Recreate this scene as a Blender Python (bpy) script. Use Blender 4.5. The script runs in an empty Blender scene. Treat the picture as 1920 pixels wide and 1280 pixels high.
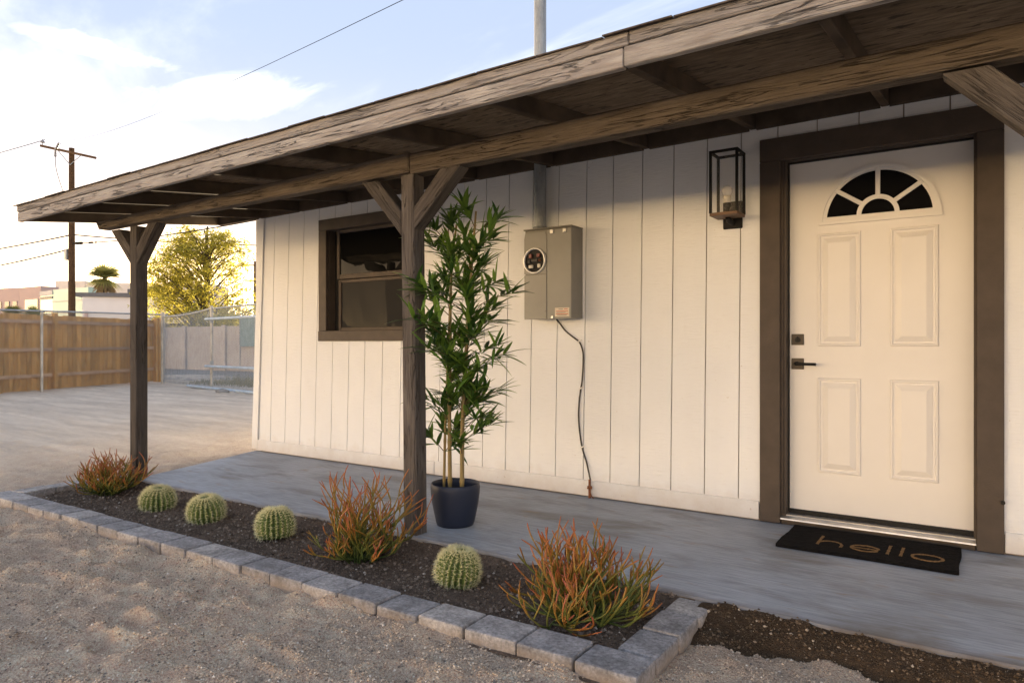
import bpy, bmesh, math, random
import numpy as np
from mathutils import Vector, Matrix

S = bpy.context.scene
COL = S.collection
rnd = random.Random(7)

# ------------------------------------------------------------------ camera
cam_d = bpy.data.cameras.new("camera")
cam = bpy.data.objects.new("camera", cam_d)
COL.objects.link(cam)
cam.location = (0.0, -4.23, 1.045)
cam.rotation_euler = (math.radians(90), 0, math.radians(34.1))
cam_d.sensor_width = 36.0
cam_d.lens = 1300.0 / 1920.0 * 36.0
cam_d.shift_y = 5.0 / 1920.0
cam_d.clip_start = 0.05
cam_d.clip_end = 3000
S.camera = cam

# ------------------------------------------------------------------ world, sun, exposure
SUN_EL, SUN_AZ = math.radians(3.6), math.radians(-50.0)      # azimuth clockwise from +Y
W = bpy.data.worlds.new("World")
S.world = W
W.use_nodes = True
wn, wl_ = W.node_tree.nodes, W.node_tree.links
wn.clear()
w_out = wn.new("ShaderNodeOutputWorld")
w_bg = wn.new("ShaderNodeBackground")
w_bg.inputs[1].default_value = 0.15
sky = wn.new("ShaderNodeTexSky")
sky.sky_type = 'NISHITA'
sky.sun_disc = False
sky.sun_elevation = SUN_EL
sky.sun_rotation = SUN_AZ
sky.altitude = 300
sky.air_density = 1.0
sky.dust_density = 3.0
sky.ozone_density = 1.0
tint = wn.new("ShaderNodeMix"); tint.data_type = 'RGBA'; tint.blend_type = 'MULTIPLY'
tint.inputs[0].default_value = 1.0
tint.inputs[7].default_value = (1.0, 1.0, 1.0, 1)
# thin high haze: soft shoulder on the glow, x / (1 + x / c)
sh_c = (0.74, 0.91, 1.27)
vg = wn.new("ShaderNodeVectorMath"); vg.operation = 'SCALE'; wl_.new(sky.outputs[0], vg.inputs[0]); vg.inputs[3].default_value = 7.0
vd = wn.new("ShaderNodeVectorMath"); vd.operation = 'DIVIDE'; wl_.new(vg.outputs[0], vd.inputs[0]); vd.inputs[1].default_value = sh_c
va = wn.new("ShaderNodeVectorMath"); va.operation = 'ADD'; wl_.new(vd.outputs[0], va.inputs[0]); va.inputs[1].default_value = (1, 1, 1)
vq = wn.new("ShaderNodeVectorMath"); vq.operation = 'DIVIDE'; wl_.new(vg.outputs[0], vq.inputs[0]); wl_.new(va.outputs[0], vq.inputs[1])
wl_.new(vq.outputs[0], tint.inputs[6])
# thin cirrus: a cloud deck in direction space
tc = wn.new("ShaderNodeTexCoord")
sep = wn.new("ShaderNodeSeparateXYZ"); wl_.new(tc.outputs['Generated'], sep.inputs[0])
def wmath(op, a, b=None, clamp=False):
    n = wn.new("ShaderNodeMath"); n.operation = op; n.use_clamp = clamp
    for i, v in enumerate((a, b)):
        if v is None: continue
        if isinstance(v, (int, float)): n.inputs[i].default_value = v
        else: wl_.new(v, n.inputs[i])
    return n.outputs[0]
zc = wmath('ADD', wmath('MAXIMUM', sep.outputs[2], 0.0), 0.10)
cx_ = wmath('DIVIDE', sep.outputs[0], zc)
cy_ = wmath('DIVIDE', sep.outputs[1], zc)
comb = wn.new("ShaderNodeCombineXYZ"); wl_.new(cx_, comb.inputs[0]); wl_.new(cy_, comb.inputs[1])
mp = wn.new("ShaderNodeMapping"); wl_.new(comb.outputs[0], mp.inputs[0])
mp.inputs['Rotation'].default_value = (0, 0, math.radians(32))
mp.inputs['Location'].default_value = (-7.4, 1.1, 0.0)
mp.inputs['Scale'].default_value = (0.55, 1.25, 1.0)
nz1 = wn.new("ShaderNodeTexNoise"); wl_.new(mp.outputs[0], nz1.inputs[0])
nz1.inputs['Scale'].default_value = 0.9; nz1.inputs['Detail'].default_value = 8
nz1.inputs['Roughness'].default_value = 0.58; nz1.inputs['Distortion'].default_value = 0.6
cr = wn.new("ShaderNodeMapRange"); wl_.new(nz1.outputs[0], cr.inputs[0])
cr.interpolation_type = 'SMOOTHSTEP'
cr.inputs[1].default_value = 0.44; cr.inputs[2].default_value = 0.68
hor = wn.new("ShaderNodeMapRange"); wl_.new(sep.outputs[2], hor.inputs[0])
hor.inputs[1].default_value = 0.16; hor.inputs[2].default_value = 0.46
wob = wn.new("ShaderNodeTexNoise"); wl_.new(mp.outputs[0], wob.inputs[0])
wob.inputs['Scale'].default_value = 4.2; wob.inputs['Detail'].default_value = 9; wob.inputs['Roughness'].default_value = 0.6; wob.inputs['Distortion'].default_value = 0.5
def bank(loc, rot, half):
    m_ = wn.new("ShaderNodeMapping"); m_.vector_type = 'TEXTURE'; wl_.new(comb.outputs[0], m_.inputs[0])
    m_.inputs['Location'].default_value = (*loc, 0); m_.inputs['Rotation'].default_value = (0, 0, rot); m_.inputs['Scale'].default_value = (*half, 1)
    ln = wn.new("ShaderNodeVectorMath"); ln.operation = 'LENGTH'; wl_.new(m_.outputs[0], ln.inputs[0])
    v = wmath('SUBTRACT', wmath('ADD', wmath('MULTIPLY', wob.outputs[0], 2.6), -0.35), ln.outputs[1])
    mr = wn.new("ShaderNodeMapRange"); mr.interpolation_type = 'SMOOTHSTEP'; wl_.new(v, mr.inputs[0])
    mr.inputs[1].default_value = -0.35; mr.inputs[2].default_value = 0.9
    return mr.outputs[0]
banks = wmath('MAXIMUM', bank((-1.93, 0.86), math.radians(77), (0.25, 0.062)), bank((-1.90, 1.30), math.radians(24), (0.29, 0.135)))
cf = wmath('MULTIPLY', wmath('MAXIMUM', wmath('MULTIPLY', wmath('MULTIPLY', cr.outputs[0], hor.outputs[0]), 0.85), banks), 0.92)
cl = wn.new("ShaderNodeMix"); cl.data_type = 'RGBA'
wl_.new(cf, cl.inputs[0])
wl_.new(tint.outputs[2], cl.inputs[6])
cl.inputs[7].default_value = (2.2, 2.2, 2.2, 1)
# warm horizon band added over the sky to light the porch wall
el_ = wmath('MULTIPLY', wmath('ARCSINE', wmath('MAXIMUM', sep.outputs[2], 0.0)), -1.0 / math.radians(3.7))
# band peak moved off the sun's bearing, out of view, front-left of the house
GLOW = math.radians(-115.0)
hl = wmath('MAXIMUM', wmath('SQRT', wmath('SUBTRACT', 1.0, wmath('MULTIPLY', sep.outputs[2], sep.outputs[2]))), 0.01)
gw = wmath('DIVIDE', wmath('ADD', wmath('MULTIPLY', sep.outputs[0], math.sin(GLOW)), wmath('MULTIPLY', sep.outputs[1], math.cos(GLOW))), hl)
gw = wmath('ADD', wmath('MULTIPLY', wmath('POWER', wmath('MULTIPLY', wmath('ADD', gw, 1.0), 0.5, True), 1.1), 0.93), 0.07)
hz = wmath('MULTIPLY', wmath('POWER', 2.718, el_), gw)
hzc = wn.new("ShaderNodeMix"); hzc.data_type = 'RGBA'; hzc.blend_type = 'MIX'
hzc.inputs[6].default_value = (0, 0, 0, 1); hzc.inputs[7].default_value = (34.0, 22.3, 10.4, 1)
wl_.new(hz, hzc.inputs[0])
sm = wn.new("ShaderNodeMix"); sm.data_type = 'RGBA'; sm.blend_type = 'ADD'; sm.inputs[0].default_value = 1.0
wl_.new(cl.outputs[2], sm.inputs[6]); wl_.new(hzc.outputs[2], sm.inputs[7])
wl_.new(sm.outputs[2], w_bg.inputs[0])
wl_.new(w_bg.outputs[0], w_out.inputs[0])

sun_d = bpy.data.lights.new("sun", 'SUN')
sun_d.energy = 5.0
sun_d.angle = math.radians(0.53)
sun_d.color = (1.0, 0.78, 0.50)
sun = bpy.data.objects.new("sun", sun_d)
COL.objects.link(sun)
sd = Vector((math.sin(SUN_AZ) * math.cos(SUN_EL), math.cos(SUN_AZ) * math.cos(SUN_EL), math.sin(SUN_EL)))
sun.rotation_euler = sd.to_track_quat('Z', 'Y').to_euler()
sun.location = sd * 60

S.view_settings.view_transform = 'Standard'
S.view_settings.look = 'None'
S.view_settings.gamma = 1.0
S.view_settings.exposure = 2.52
S.cycles.max_bounces = 8
S.cycles.diffuse_bounces = 5
S.cycles.transparent_max_bounces = 12

# ------------------------------------------------------------------ helpers
WL = {}                                   # world location of each (unrotated) object

def link(o):
    COL.objects.link(o); return o

def thing(name, label, cat, loc=(0, 0, 0), group=None):
    o = bpy.data.objects.new(name, None)
    o.empty_display_size = 0.1
    link(o); o.location = loc; WL[o] = Vector(loc)
    o["label"] = label; o["category"] = cat
    if group: o["group"] = group
    return o

def put(o, loc, parent, mat):
    o.location = Vector(loc) - (WL[parent] if parent is not None else Vector((0, 0, 0)))
    WL[o] = Vector(loc)
    if parent is not None: o.parent = parent
    if mat is not None: o.data.materials.append(mat)
    return link(o)

def mesh(name, verts, faces, mat, parent, loc=(0, 0, 0), smooth=False):
    """verts are world coordinates; the object sits at loc."""
    me = bpy.data.meshes.new(name)
    L = Vector(loc)
    me.from_pydata([tuple(Vector(v) - L) for v in verts], [], faces)
    me.update()
    if smooth: me.polygons.foreach_set("use_smooth", [True] * len(me.polygons))
    return put(bpy.data.objects.new(name, me), loc, parent, mat)

def from_bm(name, bm, mat, parent, loc=(0, 0, 0), smooth=False):
    me = bpy.data.meshes.new(name); bm.to_mesh(me); bm.free()
    if smooth: me.polygons.foreach_set("use_smooth", [True] * len(me.polygons))
    return put(bpy.data.objects.new(name, me), loc, parent, mat)

def bm_box(sx, sy, sz, bevel=0.0, seg=1):
    bm = bmesh.new()
    bmesh.ops.create_cube(bm, size=1.0)
    for v in bm.verts: v.co = (v.co.x * sx, v.co.y * sy, v.co.z * sz)
    if bevel > 0:
        bmesh.ops.bevel(bm, geom=bm.edges[:], offset=min(bevel, 0.45 * min(sx, sy, sz)), segments=seg, profile=0.6, affect='EDGES')
    return bm

def box(name, x0, x1, y0, y1, z0, z1, mat, parent, bevel=0.003):
    bm = bm_box(x1 - x0, y1 - y0, z1 - z0, bevel)
    return from_bm(name, bm, mat, parent, ((x0 + x1) / 2, (y0 + y1) / 2, (z0 + z1) / 2))

def bar(name, p0, p1, w, h, mat, parent, bevel=0.004, up=(0, 0, 1)):
    """a board from p0 to p1, local X along its length, w across, h along up."""
    p0, p1 = Vector(p0), Vector(p1)
    x = (p1 - p0); L = x.length; x.normalize()
    z = Vector(up); z = (z - x * z.dot(x)).normalized(); y = z.cross(x)
    o = from_bm(name, bm_box(L, w, h, bevel), mat, parent, (p0 + p1) / 2)
    o.rotation_euler = Matrix((x, y, z)).transposed().to_euler()
    return o

def prism(name, poly, y0, y1, mat, parent, loc=None, bevel=0.0):
    """polygon in (x, z), extruded from y0 (front) to y1."""
    if poly_area(poly) < 0: poly = poly[::-1]
    n = len(poly)
    loc = loc or (sum(p[0] for p in poly) / n, (y0 + y1) / 2, sum(p[1] for p in poly) / n)
    vs = [(p[0], y0, p[1]) for p in poly] + [(p[0], y1, p[1]) for p in poly]
    fs = [list(range(n)), list(range(2 * n - 1, n - 1, -1))]
    for i in range(n):
        j = (i + 1) % n
        fs.append([i, n + i, n + j, j])
    o = mesh(name, vs, fs, mat, parent, loc)
    if bevel:
        bm = bmesh.new(); bm.from_mesh(o.data)
        bmesh.ops.bevel(bm, geom=bm.edges[:], offset=bevel, segments=1, affect='EDGES')
        bm.to_mesh(o.data); bm.free()
    return o

def poly_area(p):
    return 0.5 * sum(p[i][0] * p[(i + 1) % len(p)][1] - p[(i + 1) % len(p)][0] * p[i][1] for i in range(len(p)))

def tube_geo(pts, rad, n=6, V=None, Fc=None, cap=True):
    V = [] if V is None else V; Fc = [] if Fc is None else Fc
    pts = [Vector(p) for p in pts]
    m = len(pts); base = len(V)
    if not hasattr(rad, '__len__'): rad = [rad] * m
    ref = None
    for i, p in enumerate(pts):
        t = (pts[min(i + 1, m - 1)] - pts[max(i - 1, 0)])
        t = t.normalized() if t.length > 1e-9 else Vector((0, 0, 1))
        if ref is None:
            ref = Vector((1, 0, 0)) if abs(t.x) < 0.8 else Vector((0, 1, 0))
        a = (ref - t * ref.dot(t)).normalized(); ref = a
        b = t.cross(a)
        for k in range(n):
            an = 2 * math.pi * k / n
            V.append(tuple(p + (a * math.cos(an) + b * math.sin(an)) * rad[i]))
    for i in range(m - 1):
        for k in range(n):
            k2 = (k + 1) % n
            Fc.append([base + i * n + k, base + i * n + k2, base + (i + 1) * n + k2, base + (i + 1) * n + k])
    if cap:                                   # separate rims keep the caps flat
        for i, rev in ((0, True), (m - 1, False)):
            b1 = len(V); V.extend(V[base + i * n: base + (i + 1) * n])
            r_ = [b1 + k for k in range(n)]
            Fc.append(r_[::-1] if rev else r_)
    return V, Fc

def tube(name, pts, rad, mat, parent, n=10, loc=None, smooth=True):
    V, Fc = tube_geo(pts, rad, n)
    return mesh(name, V, Fc, mat, parent, loc or tuple(pts[0]), smooth)

def lathe_geo(profile, n=48, c=(0, 0, 0)):
    V, Fc = [], []
    for r, z in profile:
        for k in range(n):
            a = 2 * math.pi * k / n
            V.append((c[0] + r * math.cos(a), c[1] + r * math.sin(a), c[2] + z))
    for i in range(len(profile) - 1):
        for k in range(n):
            k2 = (k + 1) % n
            Fc.append([i * n + k, i * n + k2, (i + 1) * n + k2, (i + 1) * n + k])
    return V, Fc

def copy_tree(src, dst_root, label=None):
    r = src.copy(); link(r)
    if label: r["label"] = label
    for ch in src.children:
        c = ch.copy(); link(c); c.parent = r
        for g in ch.children:
            d = g.copy(); link(d); d.parent = c
    return r

# ---- smooth value noise on numpy arrays
def vnoise(x, y, seed=0):
    xi = np.floor(x).astype(np.int64); yi = np.floor(y).astype(np.int64)
    xf = x - xi; yf = y - yi
    def hsh(a, b):
        h = (a * 374761393 + b * 668265263 + seed * 1274126177) & 0xFFFFFFFF
        h = ((h ^ (h >> 13)) * 1274126177) & 0xFFFFFFFF
        return ((h ^ (h >> 16)) & 0xFFFF) / 65535.0
    u = xf * xf * (3 - 2 * xf); v = yf * yf * (3 - 2 * yf)
    return (hsh(xi, yi) * (1 - u) + hsh(xi + 1, yi) * u) * (1 - v) + (hsh(xi, yi + 1) * (1 - u) + hsh(xi + 1, yi + 1) * u) * v
def fbm(x, y, seed=0, oct=4, gain=0.5):
    s = 0.0; a = 1.0; t = 0.0
    for i in range(oct):
        s = s + a * (vnoise(x * 2 ** i, y * 2 ** i, seed + i) - 0.5); t += a; a *= gain
    return s / t

# ------------------------------------------------------------------ materials
def new_mat(name, rough=0.8, spec=0.3):
    m = bpy.data.materials.new(name); m.use_nodes = True
    nt = m.node_tree
    b = nt.nodes["Principled BSDF"]
    b.inputs["Roughness"].default_value = rough
    b.inputs["Specular IOR Level"].default_value = spec
    return m, nt, b
def N(nt, t, **kw):
    n = nt.nodes.new(t)
    for k, v in kw.items(): setattr(n, k, v)
    return n
def noise(nt, vec, scale, detail=4, rough=0.55, dist=0.0):
    n = N(nt, "ShaderNodeTexNoise")
    n.inputs["Scale"].default_value = scale; n.inputs["Detail"].default_value = detail
    n.inputs["Roughness"].default_value = rough; n.inputs["Distortion"].default_value = dist
    if vec is not None: nt.links.new(vec, n.inputs["Vector"])
    return n.outputs["Fac"]
def ramp(nt, fac, stops):
    r = N(nt, "ShaderNodeValToRGB")
    e = r.color_ramp.elements
    while len(e) < len(stops): e.new(0.5)
    for i, (p, c) in enumerate(stops):
        e[i].position = p; e[i].color = (c[0], c[1], c[2], 1) if hasattr(c, '__len__') else (c, c, c, 1)
    nt.links.new(fac, r.inputs[0])
    return r.outputs[0]
def mixc(nt, fac, a, b, mode='MIX'):
    n = N(nt, "ShaderNodeMix", data_type='RGBA', blend_type=mode)
    for i, v in ((0, fac), (6, a), (7, b)):
        if isinstance(v, (int, float)): n.inputs[i].default_value = v
        elif isinstance(v, tuple): n.inputs[i].default_value = (*v[:3], 1)
        else: nt.links.new(v, n.inputs[i])
    return n.outputs[2]
def math_n(nt, op, a, b=None, clamp=False):
    n = N(nt, "ShaderNodeMath", operation=op, use_clamp=clamp)
    for i, v in enumerate((a, b)):
        if v is None: continue
        if isinstance(v, (int, float)): n.inputs[i].default_value = v
        else: nt.links.new(v, n.inputs[i])
    return n.outputs[0]
def coords(nt, kind='Object', scale=(1, 1, 1), rand=False, loc=(0, 0, 0)):
    t = N(nt, "ShaderNodeTexCoord")
    m = N(nt, "ShaderNodeMapping"); m.inputs['Scale'].default_value = scale
    m.inputs['Location'].default_value = loc
    src = t.outputs[kind]
    if rand:
        oi = N(nt, "ShaderNodeObjectInfo")
        v = N(nt, "ShaderNodeVectorMath", operation='MULTIPLY_ADD')
        cmb = N(nt, "ShaderNodeCombineXYZ")
        for i in range(3): nt.links.new(oi.outputs['Random'], cmb.inputs[i])
        nt.links.new(cmb.outputs[0], v.inputs[0]); v.inputs[1].default_value = (37.0, 53.0, 71.0)
        nt.links.new(src, v.inputs[2]); src = v.outputs[0]
    nt.links.new(src, m.inputs[0])
    return m.outputs[0]
def wcoords(nt, scale=(1, 1, 1)):
    g = N(nt, "ShaderNodeNewGeometry")
    m = N(nt, "ShaderNodeMapping"); m.inputs['Scale'].default_value = scale
    nt.links.new(g.outputs['Position'], m.inputs[0])
    return m.outputs[0]
def bump(nt, b, hgt, strength=0.3, dist=0.01, prev=None):
    n = N(nt, "ShaderNodeBump"); n.inputs["Strength"].default_value = strength; n.inputs["Distance"].default_value = dist
    nt.links.new(hgt, n.inputs["Height"])
    if prev is not None: nt.links.new(prev, n.inputs["Normal"])
    nt.links.new(n.outputs[0], b.inputs["Normal"])
    return n.outputs[0]
def setc(nt, b, c):
    if isinstance(c, tuple): b.inputs["Base Color"].default_value = (*c, 1)
    else: nt.links.new(c, b.inputs["Base Color"])

def plain(name, col, rough=0.7, spec=0.3, metal=0.0, var=0.15, scale=6.0, bstr=0.1):
    m, nt, b = new_mat(name, rough, spec)
    b.inputs["Metallic"].default_value = metal
    v = coords(nt, 'Object', rand=True)
    f = noise(nt, v, scale, 5)
    lo = tuple(c * (1 - var) for c in col); hi = tuple(min(1, c * (1 + var)) for c in col)
    setc(nt, b, ramp(nt, f, [(0.3, lo), (0.7, hi)]))
    if bstr: bump(nt, b, noise(nt, v, scale * 12, 3), bstr, 0.004)
    return m

# painted siding: warm white, rough-sawn, faint horizontal saw marks
def mat_siding():
    m, nt, b = new_mat("white_siding_paint", 0.62, 0.3)
    v = wcoords(nt, (3.0, 1, 26.0)); v2 = wcoords(nt, (1.0, 1.0, 0.6)); v3 = wcoords(nt, (30, 30, 2.0))
    saw = noise(nt, v, 4.0, 5, 0.6); st = noise(nt, v2, 2.2, 5, 0.6); gr = noise(nt, v3, 3.0, 3)
    c = ramp(nt, st, [(0.25, (0.77, 0.785, 0.795)), (0.6, (0.815, 0.832, 0.848)), (0.8, (0.835, 0.85, 0.865))])
    c = mixc(nt, ramp(nt, saw, [(0.60, 0.0), (0.78, 0.30)]), c, (0.58, 0.54, 0.49))
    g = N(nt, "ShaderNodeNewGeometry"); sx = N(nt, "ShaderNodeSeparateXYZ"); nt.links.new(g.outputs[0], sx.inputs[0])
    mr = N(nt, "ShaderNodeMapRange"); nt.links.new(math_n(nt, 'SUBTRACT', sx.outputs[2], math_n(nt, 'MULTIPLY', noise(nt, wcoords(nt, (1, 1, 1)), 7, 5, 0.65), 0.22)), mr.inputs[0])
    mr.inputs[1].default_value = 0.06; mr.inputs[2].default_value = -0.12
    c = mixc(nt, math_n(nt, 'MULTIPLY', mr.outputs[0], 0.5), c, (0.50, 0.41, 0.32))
    sp = ramp(nt, noise(nt, wcoords(nt, (1, 1, 1)), 38, 2), [(0.735, 0.0), (0.76, 0.6)])
    c = mixc(nt, sp, c, (0.52, 0.46, 0.38))
    setc(nt, b, c)
    hgt = math_n(nt, 'ADD', math_n(nt, 'MULTIPLY', saw, 0.7), math_n(nt, 'MULTIPLY', gr, 0.3))
    bump(nt, b, hgt, 0.7, 0.006)
    return m
def mat_door():
    m, nt, b = new_mat("white_door_paint", 0.42, 0.45)
    v = wcoords(nt, (1, 1, 1))
    c = ramp(nt, noise(nt, v, 2.5, 5), [(0.3, (0.76, 0.735, 0.70)), (0.7, (0.80, 0.775, 0.74))])
    setc(nt, b, c)
    bump(nt, b, noise(nt, v, 60, 4), 0.06, 0.003)
    return m
# weathered painted timber, grain along local X
def mat_wood(name, paint, bare, dark, wear=0.5, grain=1.0, rough=0.75):
    m, nt, b = new_mat(name, 0.92, 0.06)
    v = coords(nt, 'Object', (1.6, 30, 30), rand=True)
    vw = coords(nt, 'Object', (2.2, 13, 13), rand=True)
    vc = coords(nt, 'Object', (1.5, 26, 26), rand=True, loc=(3, 1, 2))
    g = noise(nt, v, 3.0, 7, 0.62, 0.6)
    w = noise(nt, vw, 1.6, 6, 0.65, 0.4)
    ck = noise(nt, vc, 1.3, 4, 0.5, 1.2)
    c = mixc(nt, ramp(nt, g, [(0.3, 0.0), (0.7, 1.0)]), tuple(x * 0.80 for x in paint), tuple(x * 1.16 for x in paint))
    k = ramp(nt, w, [(0.62 - 0.34 * wear, 0.0), (0.78 - 0.25 * wear, 1.0)])
    bc = mixc(nt, ramp(nt, g, [(0.35, 0.0), (0.65, 1.0)]), tuple(x * 0.74 for x in bare), bare)
    c = mixc(nt, k, c, bc)
    # checks (fine drying cracks that run with the grain)
    ckm = ramp(nt, ck, [(0.478, 0.0), (0.5, 1.0), (0.522, 0.0)])
    brk = ramp(nt, noise(nt, coords(nt, 'Object', (1, 3, 3), rand=True), 2.2, 2), [(0.46, 0.0), (0.56, 1.0)])
    ckm = math_n(nt, 'MULTIPLY', ckm, brk)
    c = mixc(nt, math_n(nt, 'MULTIPLY', ckm, 0.62 * grain), c, dark)
    # knots
    vo = N(nt, "ShaderNodeTexVoronoi"); vo.inputs['Scale'].default_value = 1.0
    nt.links.new(coords(nt, 'Object', (2.4, 8, 8), rand=True), vo.inputs['Vector'])
    kn = ramp(nt, vo.outputs['Distance'], [(0.03, 1.0), (0.12, 0.0)])
    c = mixc(nt, math_n(nt, 'MULTIPLY', kn, 0.5), c, dark)
    oi = N(nt, "ShaderNodeObjectInfo")
    c = mixc(nt, 1.0, c, ramp(nt, oi.outputs['Random'], [(0.0, 0.78), (0.5, 1.0), (1.0, 1.16)]), 'MULTIPLY')
    setc(nt, b, c)
    h = math_n(nt, 'SUBTRACT', g, math_n(nt, 'MULTIPLY', ckm, 1.8))
    bump(nt, b, h, 0.9, 0.012)
    return m

M = {}
M['siding'] = mat_siding()
M['door'] = mat_door()
M['trim'] = plain("brown_trim_paint", (0.078, 0.060, 0.047), 0.6, 0.3, var=0.15, scale=9, bstr=0.25)
M['fascia'] = mat_wood("weathered_fascia_wood", (0.32, 0.285, 0.26), (0.47, 0.435, 0.40), (0.022, 0.017, 0.014), wear=0.62)
M['fascia_top'] = mat_wood("painted_drip_board", (0.33, 0.30, 0.278), (0.41, 0.38, 0.35), (0.05, 0.04, 0.03), wear=0.25, grain=0.3)
M['beam'] = mat_wood("weathered_beam_wood", (0.140, 0.113, 0.088), (0.215, 0.178, 0.142), (0.03, 0.024, 0.018), wear=0.35, grain=0.7)
M['post'] = mat_wood("painted_post_wood", (0.100, 0.087, 0.078), (0.165, 0.146, 0.130), (0.03, 0.024, 0.02), wear=0.28, grain=0.7)
M['rafter'] = plain("brown_rafter_wood", (0.085, 0.066, 0.05), 0.95, 0.05, var=0.3, scale=5, bstr=0)
M['cedar'] = mat_wood("cedar_fence_wood", (0.60, 0.325, 0.095), (0.66, 0.44, 0.19), (0.10, 0.045, 0.015), wear=0.4, grain=0.5)
M['cedar_rail'] = mat_wood("cedar_rail_wood", (0.52, 0.34, 0.21), (0.58, 0.42, 0.29), (0.09, 0.045, 0.02), wear=0.4, grain=0.4)
M['pole'] = mat_wood("creosoted_pole_wood", (0.105, 0.062, 0.036), (0.17, 0.11, 0.065), (0.02, 0.012, 0.008), wear=0.5)
def mat_sheath():
    m, nt, b = new_mat("weathered_plywood", 0.85, 0.2)
    v = wcoords(nt, (2.0, 9, 9)); v2 = wcoords(nt, (1, 1, 1)); v3 = wcoords(nt, (5.5, 15, 15))
    g = noise(nt, v, 4.0, 6, 0.65, 0.5)
    c = ramp(nt, g, [(0.28, (0.05, 0.036, 0.025)), (0.5, (0.125, 0.094, 0.066)), (0.72, (0.215, 0.165, 0.118))])
    fl = ramp(nt, noise(nt, v3, 1.6, 4, 0.6), [(0.58, 0.0), (0.64, 1.0)])
    c = mixc(nt, math_n(nt, 'MULTIPLY', fl, 0.9), c, (0.012, 0.009, 0.007))
    st = ramp(nt, noise(nt, v2, 1.7, 4), [(0.35, 0.0), (0.7, 1.0)])
    c = mixc(nt, math_n(nt, 'MULTIPLY', st, 0.5), c, (0.05, 0.038, 0.03))
    setc(nt, b, c); bump(nt, b, g, 0.4, 0.006)
    return m
M['sheath'] = mat_sheath()
M['shingle'] = plain("asphalt_shingle", (0.085, 0.066, 0.055), 0.95, 0.15, var=0.4, scale=40, bstr=0.5)
M['dark'] = plain("black_rubber", (0.012, 0.011, 0.010), 0.6, 0.3, var=0.1)
M['backing'] = plain("shadow_gap_board", (0.30, 0.25, 0.20), 0.8, 0.2)
M['black_metal'] = plain("black_lantern_metal", (0.010, 0.009, 0.008), 0.6, 0.25, var=0.2)
M['copper_pan'] = plain("bronze_lantern_pan", (0.14, 0.072, 0.035), 0.5, 0.5, var=0.2)
M['bronze'] = plain("oiled_bronze_hardware", (0.042, 0.033, 0.025), 0.4, 0.4, metal=0.3, var=0.2)
M['alu'] = plain("aluminium_sill", (0.55, 0.54, 0.53), 0.35, 0.5, metal=0.85, var=0.2, scale=14)
def mat_galv(name, col, rough=0.45, metal=0.6):
    m, nt, b = new_mat(name, rough, 0.5)
    b.inputs["Metallic"].default_value = metal
    v = coords(nt, 'Object', (1, 1, 0.35), rand=True)
    c = ramp(nt, noise(nt, v, 16, 6, 0.7), [(0.3, tuple(x * 0.6 for x in col)), (0.52, col), (0.75, tuple(min(1, x * 1.3) for x in col))])
    r = ramp(nt, noise(nt, coords(nt, 'Object', (1, 1, 1), rand=True), 7, 5, 0.7), [(0.66, 0.0), (0.76, 0.6)])
    c = mixc(nt, r, c, (0.18, 0.10, 0.06))
    setc(nt, b, c)
    return m
M['galv'] = mat_galv("galvanised_steel", (0.30, 0.325, 0.345), 0.55, 0.3)
M['galv_old'] = mat_galv("rusty_galvanised_post", (0.46, 0.43, 0.38), 0.6, 0.3)
M['pipe_blue'] = plain("pale_blue_gate_pipe", (0.40, 0.48, 0.56), 0.5, 0.4, var=0.15)
def mat_meter():
    m, nt, b = new_mat("grey_green_enamel", 0.42, 0.45)
    v = wcoords(nt, (1, 1, 1))
    c = ramp(nt, noise(nt, v, 5, 5), [(0.3, (0.235, 0.23, 0.205)), (0.7, (0.275, 0.268, 0.24))])
    sp = ramp(nt, noise(nt, wcoords(nt, (1, 1, 0.5)), 45, 3, 0.6), [(0.68, 0.0), (0.74, 0.55)])
    low = N(nt, "ShaderNodeMapRange"); sx = N(nt, "ShaderNodeSeparateXYZ")
    nt.links.new(v, sx.inputs[0]); nt.links.new(sx.outputs[2], low.inputs[0])
    low.inputs[1].default_value = 1.65; low.inputs[2].default_value = 1.22
    c = mixc(nt, math_n(nt, 'MULTIPLY', sp, low.outputs[0]), c, (0.12, 0.08, 0.05))
    setc(nt, b, c); bump(nt, b, noise(nt, v, 30, 3), 0.04, 0.004)
    return m
M['meter'] = mat_meter()
M['meter_side'] = plain("grey_enamel_side", (0.20, 0.19, 0.165), 0.5, 0.4, var=0.08, bstr=0.03)
M['steel_ring'] = plain("bright_steel_ring", (0.75, 0.74, 0.72), 0.3, 0.5, metal=0.4, var=0.1)
M['red_plastic'] = plain("red_terminal", (0.17, 0.03, 0.02), 0.4, 0.5)
M['sticker'] = plain("cream_sticker", (0.70, 0.62, 0.50), 0.6, 0.3, var=0.12, scale=20)
M['sticker_red'] = plain("sticker_red_print", (0.55, 0.12, 0.07), 0.6, 0.3)
M['sticker_grey'] = plain("sticker_grey_print", (0.25, 0.23, 0.2), 0.6, 0.3)
M['white_plastic'] = plain("white_plastic", (0.75, 0.73, 0.70), 0.4, 0.4, var=0.05)
M['cable'] = plain("black_cable_jacket", (0.05, 0.045, 0.04), 0.5, 0.4)
M['rust'] = plain("rusty_copper", (0.20, 0.075, 0.035), 0.8, 0.3, var=0.4, scale=30, bstr=0.5)
M['pot'] = plain("charcoal_pot_plastic", (0.017, 0.023, 0.044), 0.5, 0.4, var=0.06, scale=3, bstr=0.04)
M['potsoil'] = plain("dark_pot_filler", (0.03, 0.025, 0.02), 0.9, 0.2)

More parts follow.
